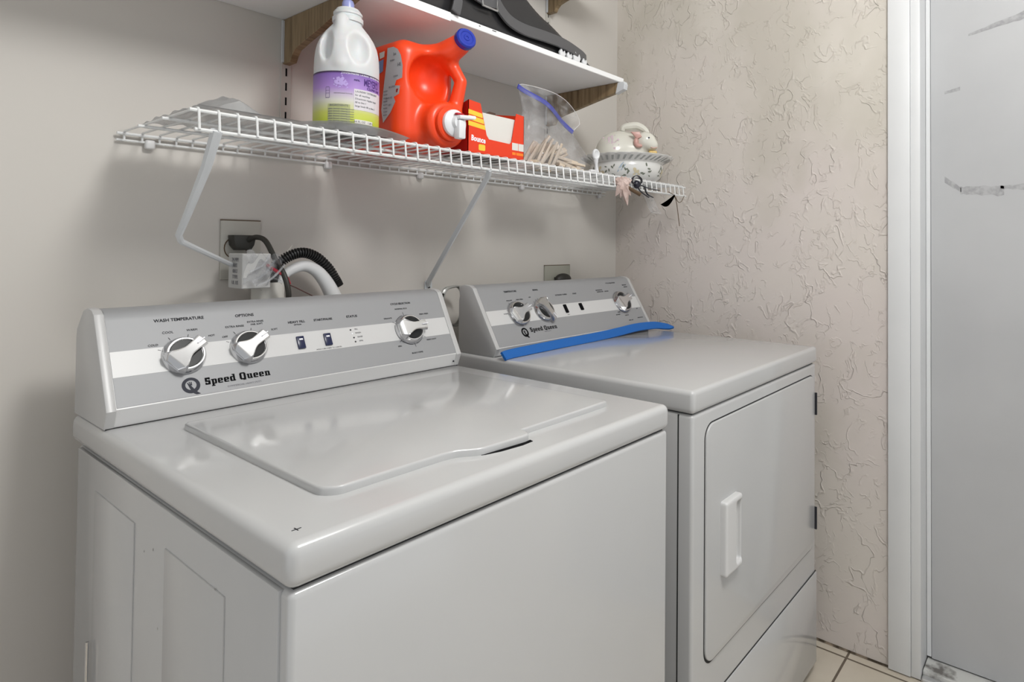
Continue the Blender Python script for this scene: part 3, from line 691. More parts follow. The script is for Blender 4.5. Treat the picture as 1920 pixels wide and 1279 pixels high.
tx(tb, FD, 'LESS DRY', .5350, .1270, .0050); tx(tb, FD, 'MORE', .5480, .0520, .0050); tx(tb, FD, 'NO HEAT', .5380, .0440, .0050); tx(tb, FD, 'OFF', .6500, .0560, .0050); tx(tb, FD, 'FLUFF UP', .5800, .0380, .0048); tx(tb, FD, 'PRESS CARE', .5900, .0200, .0044); tx(tb, FD, 'MADE IN U.S.A.', .6450, .0240, .0044)
tx(tb, FD, 'HOLD', .314, .0650, .0035)
for a in (120, 78, 45, 160): tick(tb, FD, .1255, .0845, a, .0340, .0390)
for a in (130, 112, 96, 80, 60): tick(tb, FD, .2220, .0860, a, .0335, .0380, .0006)
for a in (140, 118, 98, 60, -20, -60, -90, -125): tick(tb, FD, .5880, .0840, a, .0345, .0400)
obj('printed_legends', tb, 'ink', dryer, smooth=False)
obj('marker_dash', xform(B((-.0015, -.0045, 0), (.0015, .0045, .0004)), FT(FD, .2560, .1010, .0011) @ Matrix.Rotation(.25, 4, 'Z')), 'ink', dryer, smooth=False)
bm = bmesh.new(); slab_text(bm, 'Speed Queen', .0122, FD, .1430, .0300); obj('brand_lettering', bm, 'inkblack', dryer, smooth=False)
bm = bmesh.new(); textmesh(bm, 'HEAVY DUTY', .0042, FT(FD, .205, .0255, .0010)); obj('brand_subtitle', bm, 'inkgrey', dryer, smooth=False)
obj('queen_emblem', emblem(bmesh.new(), FD, .1215, .0315, .0240, .0260), 'inkblack', dryer, smooth=False)

# blue strap lying along the dryer's console
P = spline([(.757, .527, zd+.0085), (.80, .533, zd+.0095), (.95, .540, zd+.0100), (1.12, .545, zd+.0100), (1.24, .546, zd+.013), (1.34, .543, zd+.018), (1.43, .538, zd+.016), (1.475, .528, zd+.010), (1.505, .510, zd+.005)], 7)
ups = [Vector((0, .62, .78)) if i < len(P)-10 else Vector((0, .62+.03*(i-len(P)+10), .78-.05*(i-len(P)+10))) for i in range(len(P))]
wds = [.0225+.0035*math.sin(PI*min(1, i/len(P))) if i < len(P)-3 else .018-.004*(i-len(P)+3) for i in range(len(P))]
tag(obj('rubber_strap', ribbon(P, ups, wds, .0050), 'blue_strip'), 'bright blue flat strap lying along the foot of the dryer console', 'strap')

# ------------------------------------------------------------------ wire shelf
ZS, YS0, YS1, ZL = 1.3525, .473, .803, 1.3195
shelf = thing('wire_shelf', 'white ventilated wire shelf with a front lip, fixed to the wall above both machines', 'shelf', (0, 0, 0))
XA, XB = .073, 1.512
for y, z, r in ((YS0, ZS-.0045, .0030), (.582, ZS-.0045, .0028), (.691, ZS-.0045, .0028), (YS1-.002, ZS-.0045, .0028), (YS0-.0035, ZL, .0030)):
    obj('long_rod', T([(XA+(.004 if z > 1.33 else .010), y, z), (XB, y, z)], r, 8), 'wire', shelf)
obj('long_rod', T([(XA+.004, YS1+.001, ZS-.016), (XB, YS1+.001, ZS-.016)], .0022, 8), 'wire', shelf)
def cw():
    pts = [(0, YS1+.001, ZS-.016), (0, YS1+.001, ZS-.003), (0, YS1-.003, ZS), (0, YS0+.004, ZS), (0, YS0-.0005, ZS-.0008), (0, YS0-.0036, ZS-.005), (0, YS0-.0070, ZL)]
    return T(pts, .0019, 7)
c0 = obj('cross_wire', cw(), 'wire', shelf); c0.location.x = .0885
nw = 53
for i in range(1, nw):
    c = c0.copy(); C.objects.link(c); c.parent = shelf; c.location.x = .0885+.0270*i
for x in (.127, .469, .719, 1.090, 1.48):
    bm = bmesh.new(); box(bm, (x-.008, L_-.014, ZS-.028), (x+.008, L_-.0005, ZS-.011), .004, 3)
    obj('wall_clip', bm, 'plastic_white', shelf)
def strut(pts, wmid, parent):
    return obj('support_brace', ribbon(spline(pts, 5), Vector((1, 0, 0)), wmid, .006), 'brace', parent)
# bent brace at the left end: down from the lip, then back to the wall
b1 = [Vector((.113, .470, 1.322)), Vector((.111, .500, 1.270)), Vector((.108, .560, 1.200)), Vector((.106, .590, 1.166)), Vector((.113, .601, 1.156)), Vector((.160, .650, 1.140)), Vector((.2462, .742, 1.112))]
obj('support_brace', tube(bmesh.new(), b1, [.0085, .0075, .006, .0052, .0048, .0046, .0046], 8), 'brace', shelf)
b2 = [Vector((.655, .470, 1.318)), Vector((.66, .480, 1.306)), Vector((.745, .795, 1.060)), Vector((.750, .806, 1.045))]
s2 = obj('support_brace', tube(bmesh.new(), b2, [.006, .0068, .0068, .0055], 4), 'brace', shelf, ang=30)
bm = bmesh.new(); prism(bm, rrect(.741, 1.020, .764, 1.063, .010, 6), 'y', L_-.0005, L_-.004, .001, 1); obj('brace_foot', bm, 'brace', s2)
obj('screw', xform(lathe(bmesh.new(), [(0, 0), (.0034, 0), (.0028, .002), (0, .0025)], 14), Matrix.Translation((.7535, L_-.004, 1.042)) @ Matrix.Rotation(PI/2, 4, 'X')), 'ink', s2)

# crumpled plastic film under the bottles, one corner lifted
JX_, JY_ = .3640, .5480
def film(u, v):
    x = .092+.365*u; y = .478+.245*v
    R1 = math.sin(37*u+3*v)*math.cos(9*v+5*u)
    z = ZS+.0035+.004*abs(R1)+.003*math.sin(19*v+11*u)**2
    e = max(0, 1-abs(u-.17)/.16-abs(v-.35)/.8)
    z += .034*e
    dj = math.hypot(x-JX_, y-JY_)
    if dj < .075: z = min(z, ZS+.0048)
    if v < .05: z = ZS+.006+.013*max(0, 1-((u-.72)/.3)**2)
    return (x, y, z)
tag(obj('plastic_sheet', sheet(60, 30, film, .0005), 'shelf_film'), 'crumpled clear plastic sheet with a raised corner at the left end of the wire shelf', 'plastic sheet')

# ------------------------------------------------------------------ upper boards, brackets, standards
ZB = 1.6375
bm = B((-.35, .516, ZB), (1.222, L_-.001, ZB+.0145), .0012, 1)
ub = tag(obj('shelf_board', bm, 'board'), 'long white painted board on wooden brackets above the wire shelf', 'shelf')
obj('edge_tape', B((-.35, .5145, ZB-.0035), (.580, .5162, ZB+.0150)), 'board', ub, smooth=False)
obj('edge_chip', B((.66, .5152, ZB+.009), (.664, .5159, ZB+.0105)), 'ink', ub, smooth=False)
obj('edge_chip', B((.70, .5152, ZB+.010), (.712, .5159, ZB+.0115)), 'ink', ub, smooth=False)
tag(obj('shelf_board', B((.30, .50, 2.002), (1.30, L_-.001, 2.021), .0012, 1), 'board'), 'white painted board on the highest bracket, above the black bag, mostly out of view', 'shelf')
def bracket(x, z, label, tip=True, slim=False):
    w = .015
    pr = [(L_-.003, z-.0006), (.510, z-.0006), (.506, z-.010), (.510, z-.024), (.53, z-.030), (.60, z-.043), (.70, z-.063), (.735, z-.070), (.758, z-.076), (.770, z-.086), (.776, z-.097), (L_-.003, z-.097)]
    if slim: pr = [(L_-.003, z-.0006), (.520, z-.0006), (.518, z-.012), (.54, z-.0185), (.576, z-.0280), (.654, z-.0490), (.718, z-.0635), (.735, z-.068), (.758, z-.074), (.770, z-.085), (.778, z-.097), (L_-.003, z-.097)]
    b = thing('shelf_bracket', label, 'bracket')
    obj('arm', prism(bmesh.new(), pr, 'x', x, x+w, .0008, 1), 'wood', b, ang=20)
    obj('steel_insert', B((x-.0045, L_-.0085, z-.094), (x-.0003, L_-.003, z-.004)), 'brace', b, smooth=False)
    if tip: obj('front_cap', prism(bmesh.new(), [(.522, z-.0012), (.500, z-.0012), (.496, z-.010), (.499, z-.024), (.530, z-.0335)], 'x', x-.0012, x+w+.0012, .001, 1), 'brace', b)
    return b
bracket(.3665, ZB, 'walnut-look wooden bracket at the left, behind the neck of the white jug', tip=False, slim=True)
bracket(1.200, ZB, 'walnut-look wooden bracket with grey tip under the right end of the board')
bracket(1.200, 2.001, 'wooden bracket at the top of the frame, above the black bag', tip=False)
def standard(x, z0, z1, label):
    s = thing('slotted_wall_standard', label, 'shelf standard')
    obj('channel', B((x-.011, L_-.0028, z0), (x+.011, L_-.0002, z1), .0008, 1), 'standard', s)
    bm = bmesh.new(); z = z0+.02
    while z < z1-.02:
        if not (ZB-.10 < z < ZB+.02): box(bm, (x-.0017, L_-.0032, z), (x+.0017, L_-.0027, z+.017))
        z += .0315
    o = obj('slots', bm, 'inkblack', s, smooth=False); o['kind'] = 'stuff'
standard(.3740, 1.37, 2.2, 'painted slotted metal strip on the wall behind the left bracket')
standard(1.2075, 1.37, 2.2, 'painted slotted metal strip on the wall behind the right-hand brackets')

# ------------------------------------------------------------------ white jug
JX, JY, JZ, JR = .3640, .5480, ZS+.006, .0575
jug = thing('detergent_jug', 'translucent white jug with purple and lime label, left of the orange bottle', 'bottle', (JX, JY, JZ))
def fjug(X, Y, Z):
    r = np.sqrt(X*X+Y*Y)
    zz = Z
    prof = np.interp(zz, [0, .004, .012, .123, .142, .155, .167, .180, .192, .202, .210, .270], [JR-.010, JR-.003, JR, JR, .0568, .0552, .0525, .0470, .0395, .0315, .0250, .0225])
    body = np.maximum(np.maximum(r-prof, -zz), zz-.236)*.8
    # recess on both sides of the moulded grip (seen from the camera side)
    a = math.radians(240); dx, dy = math.cos(a), math.sin(a)
    U = X*dy-Y*dx; V = X*dx+Y*dy
    cutL = sd_ell(U, V, Z, (.036, .044, .166), (.011, .026, .036))
    cutR = sd_ell(U, V, Z, (-.025, .058, .166), (.0235, .026, .040))
    body = smax(body, -cutL, .004); body = smax(body, -cutR, .005)
    grip = sd_cap(U, V, Z, (.0110, .046, .124), (.0105, .024, .212), .0125, .0115)
    return smin(body, grip, .006)
obj('jug_body', surfnet(fjug, (-JR-.006, -JR-.012, 0), (JR+.006, JR+.012, .240), .0024), 'jug_hdpe', jug, ang=60)
lab = bmesh.new(); n = 72; rings = []
for z in (.014, .108):
    rings.append([lab.verts.new(((JR+.0006)*math.cos(2*PI*k/n), (JR+.0006)*math.sin(2*PI*k/n), z)) for k in range(n)])
for k in range(n): lab.faces.new((rings[0][k], rings[0][(k+1) % n], rings[1][(k+1) % n], rings[1][k]))
lb = obj('wrap_label', lab, 'jug_label', jug)
obj('jug_neck_ring', lathe(bmesh.new(), [(.0228, .213), (.0275, .214), (.0275, .222), (.0240, .224), (.0240, .227), (.0258, .228), (.0258, .232), (.0235, .234), (.0200, .240), (.0120, .240)], 40), 'jug_hdpe', jug)
obj('jug_cap', lathe(bmesh.new(), [(0, .240), (.0110, .240), (.0108, .252), (.0090, .257), (0, .257)], 40), mat('lilac_cap', (.30, .33, .62), .3), jug)
def wrap_text(bm, s, size, ang, z, r, **k):
    """lettering wrapped round a vertical cylinder; reads from outside"""
    t = bmesh.new(); textmesh(t, s, size, Matrix.Identity(4), **k)
    for v in t.verts:
        a = math.radians(ang)+v.co.x/r; rr = r+v.co.z+.0007
        v.co = Vector((rr*math.cos(a), rr*math.sin(a), z+v.co.y))
    me = bpy.data.meshes.new('x'); t.to_mesh(me); t.free(); bm.from_mesh(me); bpy.data.meshes.remove(me)
def wrap_rect(bm, a0, a1, z0, z1, r, n=10):
    A = [math.radians(a0+(a1-a0)*i/n) for i in range(n+1)]
    lo = [bm.verts.new((r*math.cos(a), r*math.sin(a), z0)) for a in A]; hi = [bm.verts.new((r*math.cos(a), r*math.sin(a), z1)) for a in A]
    for i in range(n): bm.faces.new((lo[i], lo[i+1], hi[i+1], hi[i]))
CA = 238  # direction of the label middle towards the camera
bm = bmesh.new(); wrap_rect(bm, CA+14, CA+80, .040, .078, JR+.0010); obj('label_panel', bm, mat('labelwhite', (.66, .63, .66), .5), lb, smooth=False)
bm = bmesh.new(); wrap_rect(bm, CA-30, CA+8, .012, .048, JR+.0010); obj('label_panel', bm, mat('labelgreen', (.42, .45, .20), .5), lb, smooth=False)
bm = bmesh.new(); wrap_rect(bm, CA+16, CA+52, .0145, .0225, JR+.0010); obj('label_panel', bm, 'paper', lb, smooth=False)
bm = bmesh.new()
wrap_text(bm, "MEYER'S", .0185, CA+50, .0920, JR, bold=.0003, xs=.55); wrap_text(bm, 'mrs.', .0060, CA+19, .0945, JR, bold=.0003); wrap_text(bm, 'CLEAN DAY', .0066, CA+56, .0822, JR, bold=.0002)
obj('label_lettering', bm, mat('purpleink', (.05, .012, .15), .5), lb, smooth=False)
bm = bmesh.new()
for i, t_ in enumerate(('LAUNDRY DETERGENT', 'for all machines', 'Directions: regular loads', 'fill to line 1', 'large loads fill to line 2')): wrap_text(bm, t_, .0046, CA+16, .0735-.0066*i, JR+.0006, align='LEFT')
for i in range(7): wrap_text(bm, 'plant derived cleaning power', .0038, CA-29, .0395-.0044*i, JR+.0006, align='LEFT')
wrap_text(bm, 'INGREDIENTS', .0052, CA-11, .0455, JR+.0006)
wrap_text(bm, 'concentrated formula', .0036, CA-20, .0680, JR, align='LEFT')
wrap_text(bm, '64 FL OZ   1.89 L', .0054, CA+34, .0185, JR+.0006)
obj('label_lettering', bm, 'inkgrey', lb, smooth=False)
bm = bmesh.new(); wrap_text(bm, 'CONCENTRATED  LAUNDRY  DETERGENT  LILAC', .0038, CA+35, .1045, JR); obj('label_lettering', bm, 'led_white', lb, smooth=False)
bm = bmesh.new(); R_ = random.Random(3)
for i in range(80):
    a = CA-9+R_.gauss(0, 5.5); z = .088+R_.gauss(0, .0045); q_ = .0017*(.5+R_.random())
    P = [(a+math.degrees(q_*math.cos(t)/JR), z+q_*math.sin(t)) for t in (0, PI/2, PI, 3*PI/2)]
    bm.faces.new([bm.verts.new(((JR+.0011)*math.cos(math.radians(p)), (JR+.0011)*math.sin(math.radians(p)), q)) for p, q in P])
obj('lilac_print', bm, mat('lilacprint', (.48, .36, .72), .5), lb, smooth=False)
bm = bmesh.new(); rr = JR+.0011; a_ = CA-31
for (q0, q1, z0, z1) in ((-4, -3.2, .060, .078), (3.2, 4, .060, .078), (-4, 4, .059, .060), (-3, 3, .078, .0792), (-4, 4, .067, .0677), (-4, 4, .072, .0727)): wrap_rect(bm, a_+q0, a_+q1, z0, z1, rr, 3)
obj('dosing_cup_print', bm, mat('purplegrey', (.20, .15, .30), .5), lb, smooth=False)

# ------------------------------------------------------------------ orange drink-dispenser style detergent bottle
BX, BY, BZ = .540, .655, ZS+.004
tide = thing('dispenser_bottle', 'large orange detergent bottle lying with blue cap up and white tap at the bottom', 'bottle', (BX, BY, BZ))
def ftide(X, Y, Z):
    b = sd_rbox(X, Y, Z, (0, .0, .112), (.073, .125, .112), .034)
    # top shoulder slopes a little towards the rear, tap barrel bulges at the bottom front
    barrel = sd_cyl(X, Y, Z, (.022, .03, .050), (.022, -.163, .050), .0495, .014)
    b = smin(b, barrel, .018)
    neck = sd_cap(X, Y, Z, (.020, -.070, .178), (.044, -.164, .222), .036, .0225)
    b = smin(b, neck, .022)
    # finger pocket in the front end, leaving the strap handle at its right
    cut = sd_ell(X, Y, Z, (.000, -.132, .146), (.047, .052, .050))
    b = smax(b, -cut, .012)
    strap = sd_cap(X, Y, Z, (.046, -.130, .196), (.059, -.153, .148), .0140, .0130)
    strap = np.minimum(strap, sd_cap(X, Y, Z, (.059, -.153, .148), (.050, -.142, .080), .0130, .0160))
    return smin(b, strap, .010)
obj('bottle_body', surfnet(ftide, (-.08, -.195, -.006), (.085, .13, .262), .0030), 'orange', tide, ang=70)
def axis_mtx(p, d):
    d = Vector(d).normalized(); return Matrix.Translation(p) @ d.to_track_quat('Z', 'Y').to_matrix().to_4x4()
dcap = Vector((-.18, -.90, .22))
cp = obj('blue_cap', lathe(bmesh.new(), [(0, 0), (.0215, 0), (.0225, .002), (.0225, .013), (.0200, .0165), (.0150, .0165), (.0130, .0150), (.0075, .0150), (.0060, .0165), (.0035, .0165), (.0028, .0150), (0, .0150)], 40), 'blue_cap', tide)
cp.matrix_local = axis_mtx((.0455, -.176, .229), dcap)
rg = obj('tap_collar', lathe(bmesh.new(), [(0, 0), (.036, 0), (.037, .003), (.037, .008), (.034, .011), (0, .011)], 44), 'orange', tide); rg.matrix_local = axis_mtx((.022, -.1635, .050), (0, -1, 0))
tp = obj('tap', lathe(bmesh.new(), [(0, 0), (.0275, 0), (.0285, .003), (.0280, .008), (.0230, .012), (.0150, .014), (.0130, .022), (0, .022)], 40), 'white_cap', tide); tp.matrix_local = axis_mtx((.022, -.1745, .050), (0, -1, 0))
sp_ = obj('spout', bmesh.new() if False else box(bmesh.new(), (-.008, -.034, .012), (.010, .004, .030), .003, 2), 'white_cap', tp)
obj('tap_lever', prism(bmesh.new(), [(-.012, .010), (.012, .010), (.016, .030), (.022, .046), (.012, .042), (-.006, .030)], 'y', .006, .014, .002, 2), 'white_cap', tp)
obj('tap_button', prism(bmesh.new(), rrect(-.010, .014, .010, .026, .004, 4), 'y', .0145, .019, .002, 2), mat('tap_red', (.45, .005, .02), .35), tp)
# label on the broad left side
LX = -.0738
def side_poly(bm, pts, x=LX, off=0):
    bm.faces.new([bm.verts.new((x-off, y, z)) for y, z in pts])
bm = bmesh.new()
def lp(*q): return [(y-BY, z-BZ) for y, z in q]
ol = lp((.573, 1.557), (.552, 1.556), (.538, 1.549), (.527, 1.535), (.520, 1.512), (.521, 1.488), (.541, 1.486), (.546, 1.476), (.528, 1.473), (.531, 1.457), (.549, 1.453), (.543, 1.443), (.560, 1.422), (.585, 1.404), (.592, 1.432), (.584, 1.482), (.576, 1.525))
side_poly(bm, ol); lt = obj('side_label', bm, mat('labelgrey', (.62, .63, .66), .45), tide, smooth=False)
bm = bmesh.new(); side_poly(bm, lp((.586, 1.537), (.588, 1.512), (.602, 1.508), (.606, 1.534))); obj('label_panel', bm, mat('labelblue', (.20, .27, .50), .45), lt, smooth=False)
bm = bmesh.new(); side_poly(bm, lp((.583, 1.553), (.584, 1.541), (.600, 1.539), (.602, 1.552))); obj('label_panel', bm, 'paper', lt, smooth=False)
bm = bmesh.new(); side_poly(bm, lp((.529, 1.472), (.531, 1.458), (.545, 1.455), (.544, 1.471)), off=.0003); obj('label_panel', bm, 'paper', lt, smooth=False)
bm = bmesh.new(); side_poly(bm, lp((.533, 1.468), (.536, 1.461), (.541, 1.461), (.540, 1.468)), off=.0006); obj('label_mark', bm, 'box_darkred', lt, smooth=False)
bm = bmesh.new(); mtL = Matrix(((0, 0, -1, LX-.0006), (-1, 0, 0, 0), (0, 1, 0, 0), (0, 0, 0, 1)))
for s, y, z, sz in (('he', -.108, .184, .010), ('HE', -.124, .160, .010), ('TURBO', -.100, .172, .005), ('CLEAN', -.112, .138, .005), ('96 LOADS', -.100, .118, .005), ('150 FL OZ', -.090, .096, .005), ('4.43 L', -.094, .082, .005)):
    textmesh(bm, s, sz, Matrix.Translation((0, y, z)) @ mtL)
for i in range(8): textmesh(bm, 'directions', .0034, Matrix.Translation((0, -.078, .112-.007*i)) @ mtL)
obj('label_lettering', bm, 'inkgrey', lt, smooth=False)

# ------------------------------------------------------------------ red dryer-sheet box
bxn = thing('dryer_sheet_box', 'red and yellow open-front cardboard box holding white sheets, right of the orange bottle', 'box', (.700, .545, ZS+.0025), 0)
hw, hd, hh = .085, .050, .108
tk = .0012
# front with a deep notch; back, ends, bottom
front = [(-hw, 0), (hw, 0), (hw, .106), (hw-.026, .108), (hw-.040, .040), (hw-.046, .034), (-hw+.060, .036), (-hw+.053, .044), (-hw+.034, .112), (-hw, .115)]
obj('front_panel', prism(bmesh.new(), front, 'y', -hd, -hd+tk), 'box_red', bxn, smooth=False)
obj('back_panel', prism(bmesh.new(), [(-hw, 0), (hw, 0), (hw, .126), (hw-.020, .127), (0, .094), (-hw, .080)], 'y', hd-tk, hd), 'carton', bxn, smooth=False)
obj('bottom_panel', B((-hw, -hd, 0), (hw, hd, tk), 0), 'carton', bxn, smooth=False)
obj('end_panel', prism(bmesh.new(), [(-hd, 0), (hd, 0), (hd, .085), (0, .100), (-hd, .115)], 'x', -hw, -hw+tk), 'box_darkred', bxn, smooth=False)
obj('end_panel', prism(bmesh.new(), [(-hd, 0), (hd, 0), (hd, .122), (-hd, .106)], 'x', hw-tk, hw), 'box_red', bxn, smooth=False)
bm = bmesh.new()
for i in range(22):
    y = -hd+.004+i*.0035; box(bm, (-hw+.004, y, .0015), (hw-.010, y+.0022, .094-.0015*abs(math.sin(i*1.7))))
sh_ = obj('dryer_sheets', bm, 'paper', bxn, smooth=False); sh_['kind'] = 'stuff'
for i in range(3): obj('yellow_stripe', prism(bmesh.new(), [(-hw, .094-.0125*i), (-hw+.0388+.0040*i, .090-.0125*i), (-hw+.0408+.0040*i, .0800-.0125*i), (-hw, .0840-.0125*i)], 'y', -hd-.0004, -hd+.0002), 'box_yellow', bxn, smooth=False)
bm = bmesh.new(); FB = Matrix(((1, 0, 0, 0), (0, 0, -1, -hd-.0003), (0, 1, 0, 0), (0, 0, 0, 1)))
textmesh(bm, 'Bounce', .0170, Matrix.Translation((-hw+.029, 0, .0315)) @ FB @ Matrix.Rotation(-.06, 4, 'Z'), bold=.0006, xs=.8); obj('box_lettering', bm, 'led_white', bxn, smooth=False)
obj('yellow_badge', prism(bmesh.new(), rrect(-hw+.030, .008, -hw+.049, .0215, .003), 'y', -hd-.0003, -hd+.0001), 'box_yellow', bxn, smooth=False)
for x0, x1 in ((hw-.0385, hw-.0190), (hw-.0175, hw-.001)): obj('white_patch', B((x0, -hd-.0004, .0215), (x1, -hd, .0385)), 'paper', bxn, smooth=False)
for x0, x1 in ((hw-.0375, hw-.0270), (hw-.0245, hw-.002)): obj('orange_patch', B((x0, -hd-.0004, .0105), (x1, -hd, .0165)), 'box_orange', bxn, smooth=False)

# ------------------------------------------------------------------ clothespins in a zip bag
GP = 'wooden clothespins in the zip bag'
pin0 = thing('clothespin', 'pale wooden spring clothespin in the clear bag right of the red box', 'clothespin', (0, 0, 0), 0, GP)
def half(s):
    bm = bmesh.new(); prism(bm, [(-.038, s*.0004), (.038, s*.0036), (.038, s*.0085), (.012, s*.0092), (-.030, s*.0082), (-.038, s*.0045)], 'y', -.0075, .0075, .0008, 1); return bm
obj('wooden_half', half(1), 'pinwood', pin0); obj('wooden_half', half(-1), 'pinwood', pin0)
bm = bmesh.new(); tube(bm, [(.004+.0042*math.cos(a), .0052*(1-2*i/26), .0042*math.sin(a)) for i, a in enumerate([2*PI*3*j/26 for j in range(27)])], .0007, 5); tube(bm, [(.004, -.0052, .0042), (.004, -.0052, .0075), (.004, .0052, .0075)], .0007, 5)
obj('spring', bm, 'brass', pin0)
R_ = random.Random(11); spots = []
bc = Vector((.955, .575, ZS+.006))
# laid by hand so that they lean on one another: (x, y, z, rz, tilt, roll)
spots = [(.900, .560, .012, .5, .0, 0), (.935, .590, .012, 2.4, .0, .2), (.975, .560, .012, 1.1, .0, .3), (1.010, .590, .012, -.4, .0, 0), (1.045, .570, .012, .3, .0, .2), (.955, .620, .012, 1.7, .0, 0),
         (.893, .585, .034, -1.1, 1.05, .4), (.918, .560, .036, -.9, 1.15, .2), (.940, .575, .040, -1.0, .95, .6), (.960, .555, .038, -1.0, 1.2, .1), (.925, .610, .042, -.8, 1.1, .9), (.985, .580, .042, -.6, .5, .7),
         (1.000, .560, .034, -.5, -.25, .2), (1.030, .585, .032, -.75, -.12, .5), (1.060, .600, .028, -.5, -.2, .1), (.960, .600, .064, -.9, .9, .4), (.985, .610, .060, -.7, .35, 1.2), (.905, .62, .040, 2.0, .9, .3), (1.018, .548, .024, -.95, -.25, 0)]
def place(o, s):
    o.location = (s[0], s[1], ZS+s[2]-.001); o.rotation_euler = (s[5], -s[4], s[3])
for i, s in enumerate(spots):
    if i == 0: place(pin0, s); pin0.scale = (1.08,)*3; continue
    r = pin0.copy(); C.objects.link(r); place(r, s)
    for ch in pin0.children:
        c = ch.copy(); C.objects.link(c); c.parent = r
# the bag itself
bag = thing('zip_bag', 'clear plastic zip bag with a blue zip, slumped over wooden clothespins', 'bag', (0, 0, 0))
ZA, ZC = Vector((.862, .585, 1.566)), Vector((1.082, .600, 1.482))
BL_, BR_ = Vector((.842, .565, ZS+.004)), Vector((1.120, .580, ZS+.004))
def bagf(side):
    def f(u, v):
        a = BL_.lerp(BR_, u); b = ZA.lerp(ZC, u); b = b+Vector((0, 0, .012*math.sin(PI*u)))
        mid = a.lerp(b, v)
        bul = .052*math.sin(PI*min(1, v*1.25))*math.sin(PI*u)**.6 if v < .8 else .052*math.sin(PI*u)**.6*(0)
        w = max(0, (1-v))**.7*v**.25 if v > 0 else 0
        mid.y += side*(.075*w*math.sin(PI*u)**.5+.0012) + .006*math.sin(9*u+7*v)
        mid.x += .006*math.sin(11*v+4*u)+(.012*math.sin(PI*v) if u > .5 else -.004*math.sin(PI*v))
        return mid
    return f
bfo = obj('bag_side', sheet(26, 26, bagf(-1), .0003), 'bag_film', bag); obj('bag_side', sheet(26, 26, bagf(1), .0003), 'bag_film', bag)
zp = [bagf(0)(i/14, .985) for i in range(15)]
obj('blue_zip', ribbon(zp, Vector((.35, 0, .93)), .0125, .0022), 'zip_blue', bag)
# flap above the zip
def flap(u, v):
    p = bagf(0)(u, 1.0); q = Vector((.06*u+.020, .012, .028)) * math.sin(PI*u)**.5 * (.9+.9*u)
    return p+q*v
obj('bag_flap', sheet(16, 6, flap, .0003), 'bag_film', bag)
obj('bag_seam', T([p for p in [flap(i/16, 1.0) for i in range(17)]], .0009, 5), mat('seam', (.8, .8, .8), .3), bag)
sc_ = thing('measuring_spoon', 'small white plastic spoon standing between the zip bag and the bunny dish', 'spoon', (1.128, .545, ZS+.002))
obj('spoon_handle', T(spline([(.006, 0, .001), (.002, 0, .030), (.000, 0, .050)], 4), [.009, .008, .0065, .005, .0045, .005, .006, .007, .008], 10), 'white_cap', sc_)
bm = surfnet(lambda X, Y, Z: smax(sd_ell(X, Y, Z, (0, 0, .062), (.0150, .0085, .0165)), -sd_ell(X, Y, Z, (-.003, -.008, .062), (.0110, .0065, .0125)), .001), (-.016, -.010, .045), (.016, .010, .080), .0012)
obj('spoon_bowl', bm, 'white_cap', sc_)
tag(obj('white_carton_flap', prism(bmesh.new(), rrect(-.016, -.006, .016, .006, .004), 'z', 0, .012, .002, 2), 'white_cap', loc=(1.085, .520, ZS+.002)), 'small flat white plastic lid in front of the clothespins', 'plastic lid')

# ------------------------------------------------------------------ rabbit tureen
TA = math.atan2(-.795, .607)
tur = thing('bunny_tureen', 'cream ceramic covered dish with bunny lid and floral bowl near the stucco wall', 'covered dish', (1.395, .625, ZS+.002), TA); tur.scale = (1.12, 1.12, 1.12)
N_ = 96
def wob(t, r, z): return 1+.0 if z < .060 else 1+.018*abs(math.sin(t*24*PI))*(z-.060)/.012
bl = obj('bowl', lathe(bmesh.new(), [(0, 0), (.070, 0), (.078, .004), (.098, .018), (.106, .036), (.107, .052), (.104, .058), (.108, .062), (.133, .076), (.134, .0785), (.128, .0785), (.104, .066), (.098, .058), (.092, .03), (0, .012)], N_, wob=lambda t, r, z: wob(t, r, z) if r > .12 else 1), 'ceramic_white', tur)
bm = bmesh.new()
for k in range(44):
    a = 2*PI*k/44; s_a = .055
    P = [((.1105)*math.cos(a), .1105*math.sin(a), .0620), (.1285*math.cos(a+s_a), .1285*math.sin(a+s_a), .0722), (.1285*math.cos(a+s_a+.055), .1285*math.sin(a+s_a+.055), .0722), (.1105*math.cos(a+.05), .1105*math.sin(a+.05), .0620)]
    bm.faces.new([bm.verts.new(p) for p in P])
o = obj('rim_lattice', bm, mat('latticegrey', (.46, .47, .46), .5), bl, smooth=False); o['kind'] = 'stuff'
R_ = random.Random(21)
def on_bowl(a, z, lift=.0008):
    r = np.interp(z, [.004, .018, .036, .052], [.078, .098, .106, .107])+lift; return Vector((r*math.cos(a), r*math.sin(a), z))
def leaf(bm, a, z, s, rot, asp=.45):
    P = [(s*math.cos(t)*(1), s*asp*math.sin(t)) for t in [2*PI*i/8 for i in range(8)]]
    c, sn = math.cos(rot), math.sin(rot)
    bm.faces.new([bm.verts.new(on_bowl(a+(x*c-y*sn)/.105, max(.005, min(.056, z+x*sn+y*c)))) for x, y in P])
bm = bmesh.new()
for g in range(7):
    a0 = -2.6+g*.52
    for i in range(7): leaf(bm, a0+R_.uniform(-.16, .16), .030+R_.uniform(-.017, .020), .0038+.002*R_.random(), R_.uniform(0, PI))
obj('floral_print', bm, 'leafgreen', bl, smooth=False)
bm = bmesh.new()
for g in range(4):
    a0 = -2.35+g*1.0
    for i in range(5): leaf(bm, a0+R_.uniform(-.09, .09), .030+R_.uniform(-.012, .012), .0055, R_.uniform(0, PI), .8)
obj('blossom_print', bm, mat('blossomcream', (.62, .55, .38), .4), bl, smooth=False)
bm = bmesh.new()
for a0, z0 in ((-1.75, .046), (-1.70, .040), (-1.80, .036)): leaf(bm, a0, z0, .012, .9, .18)
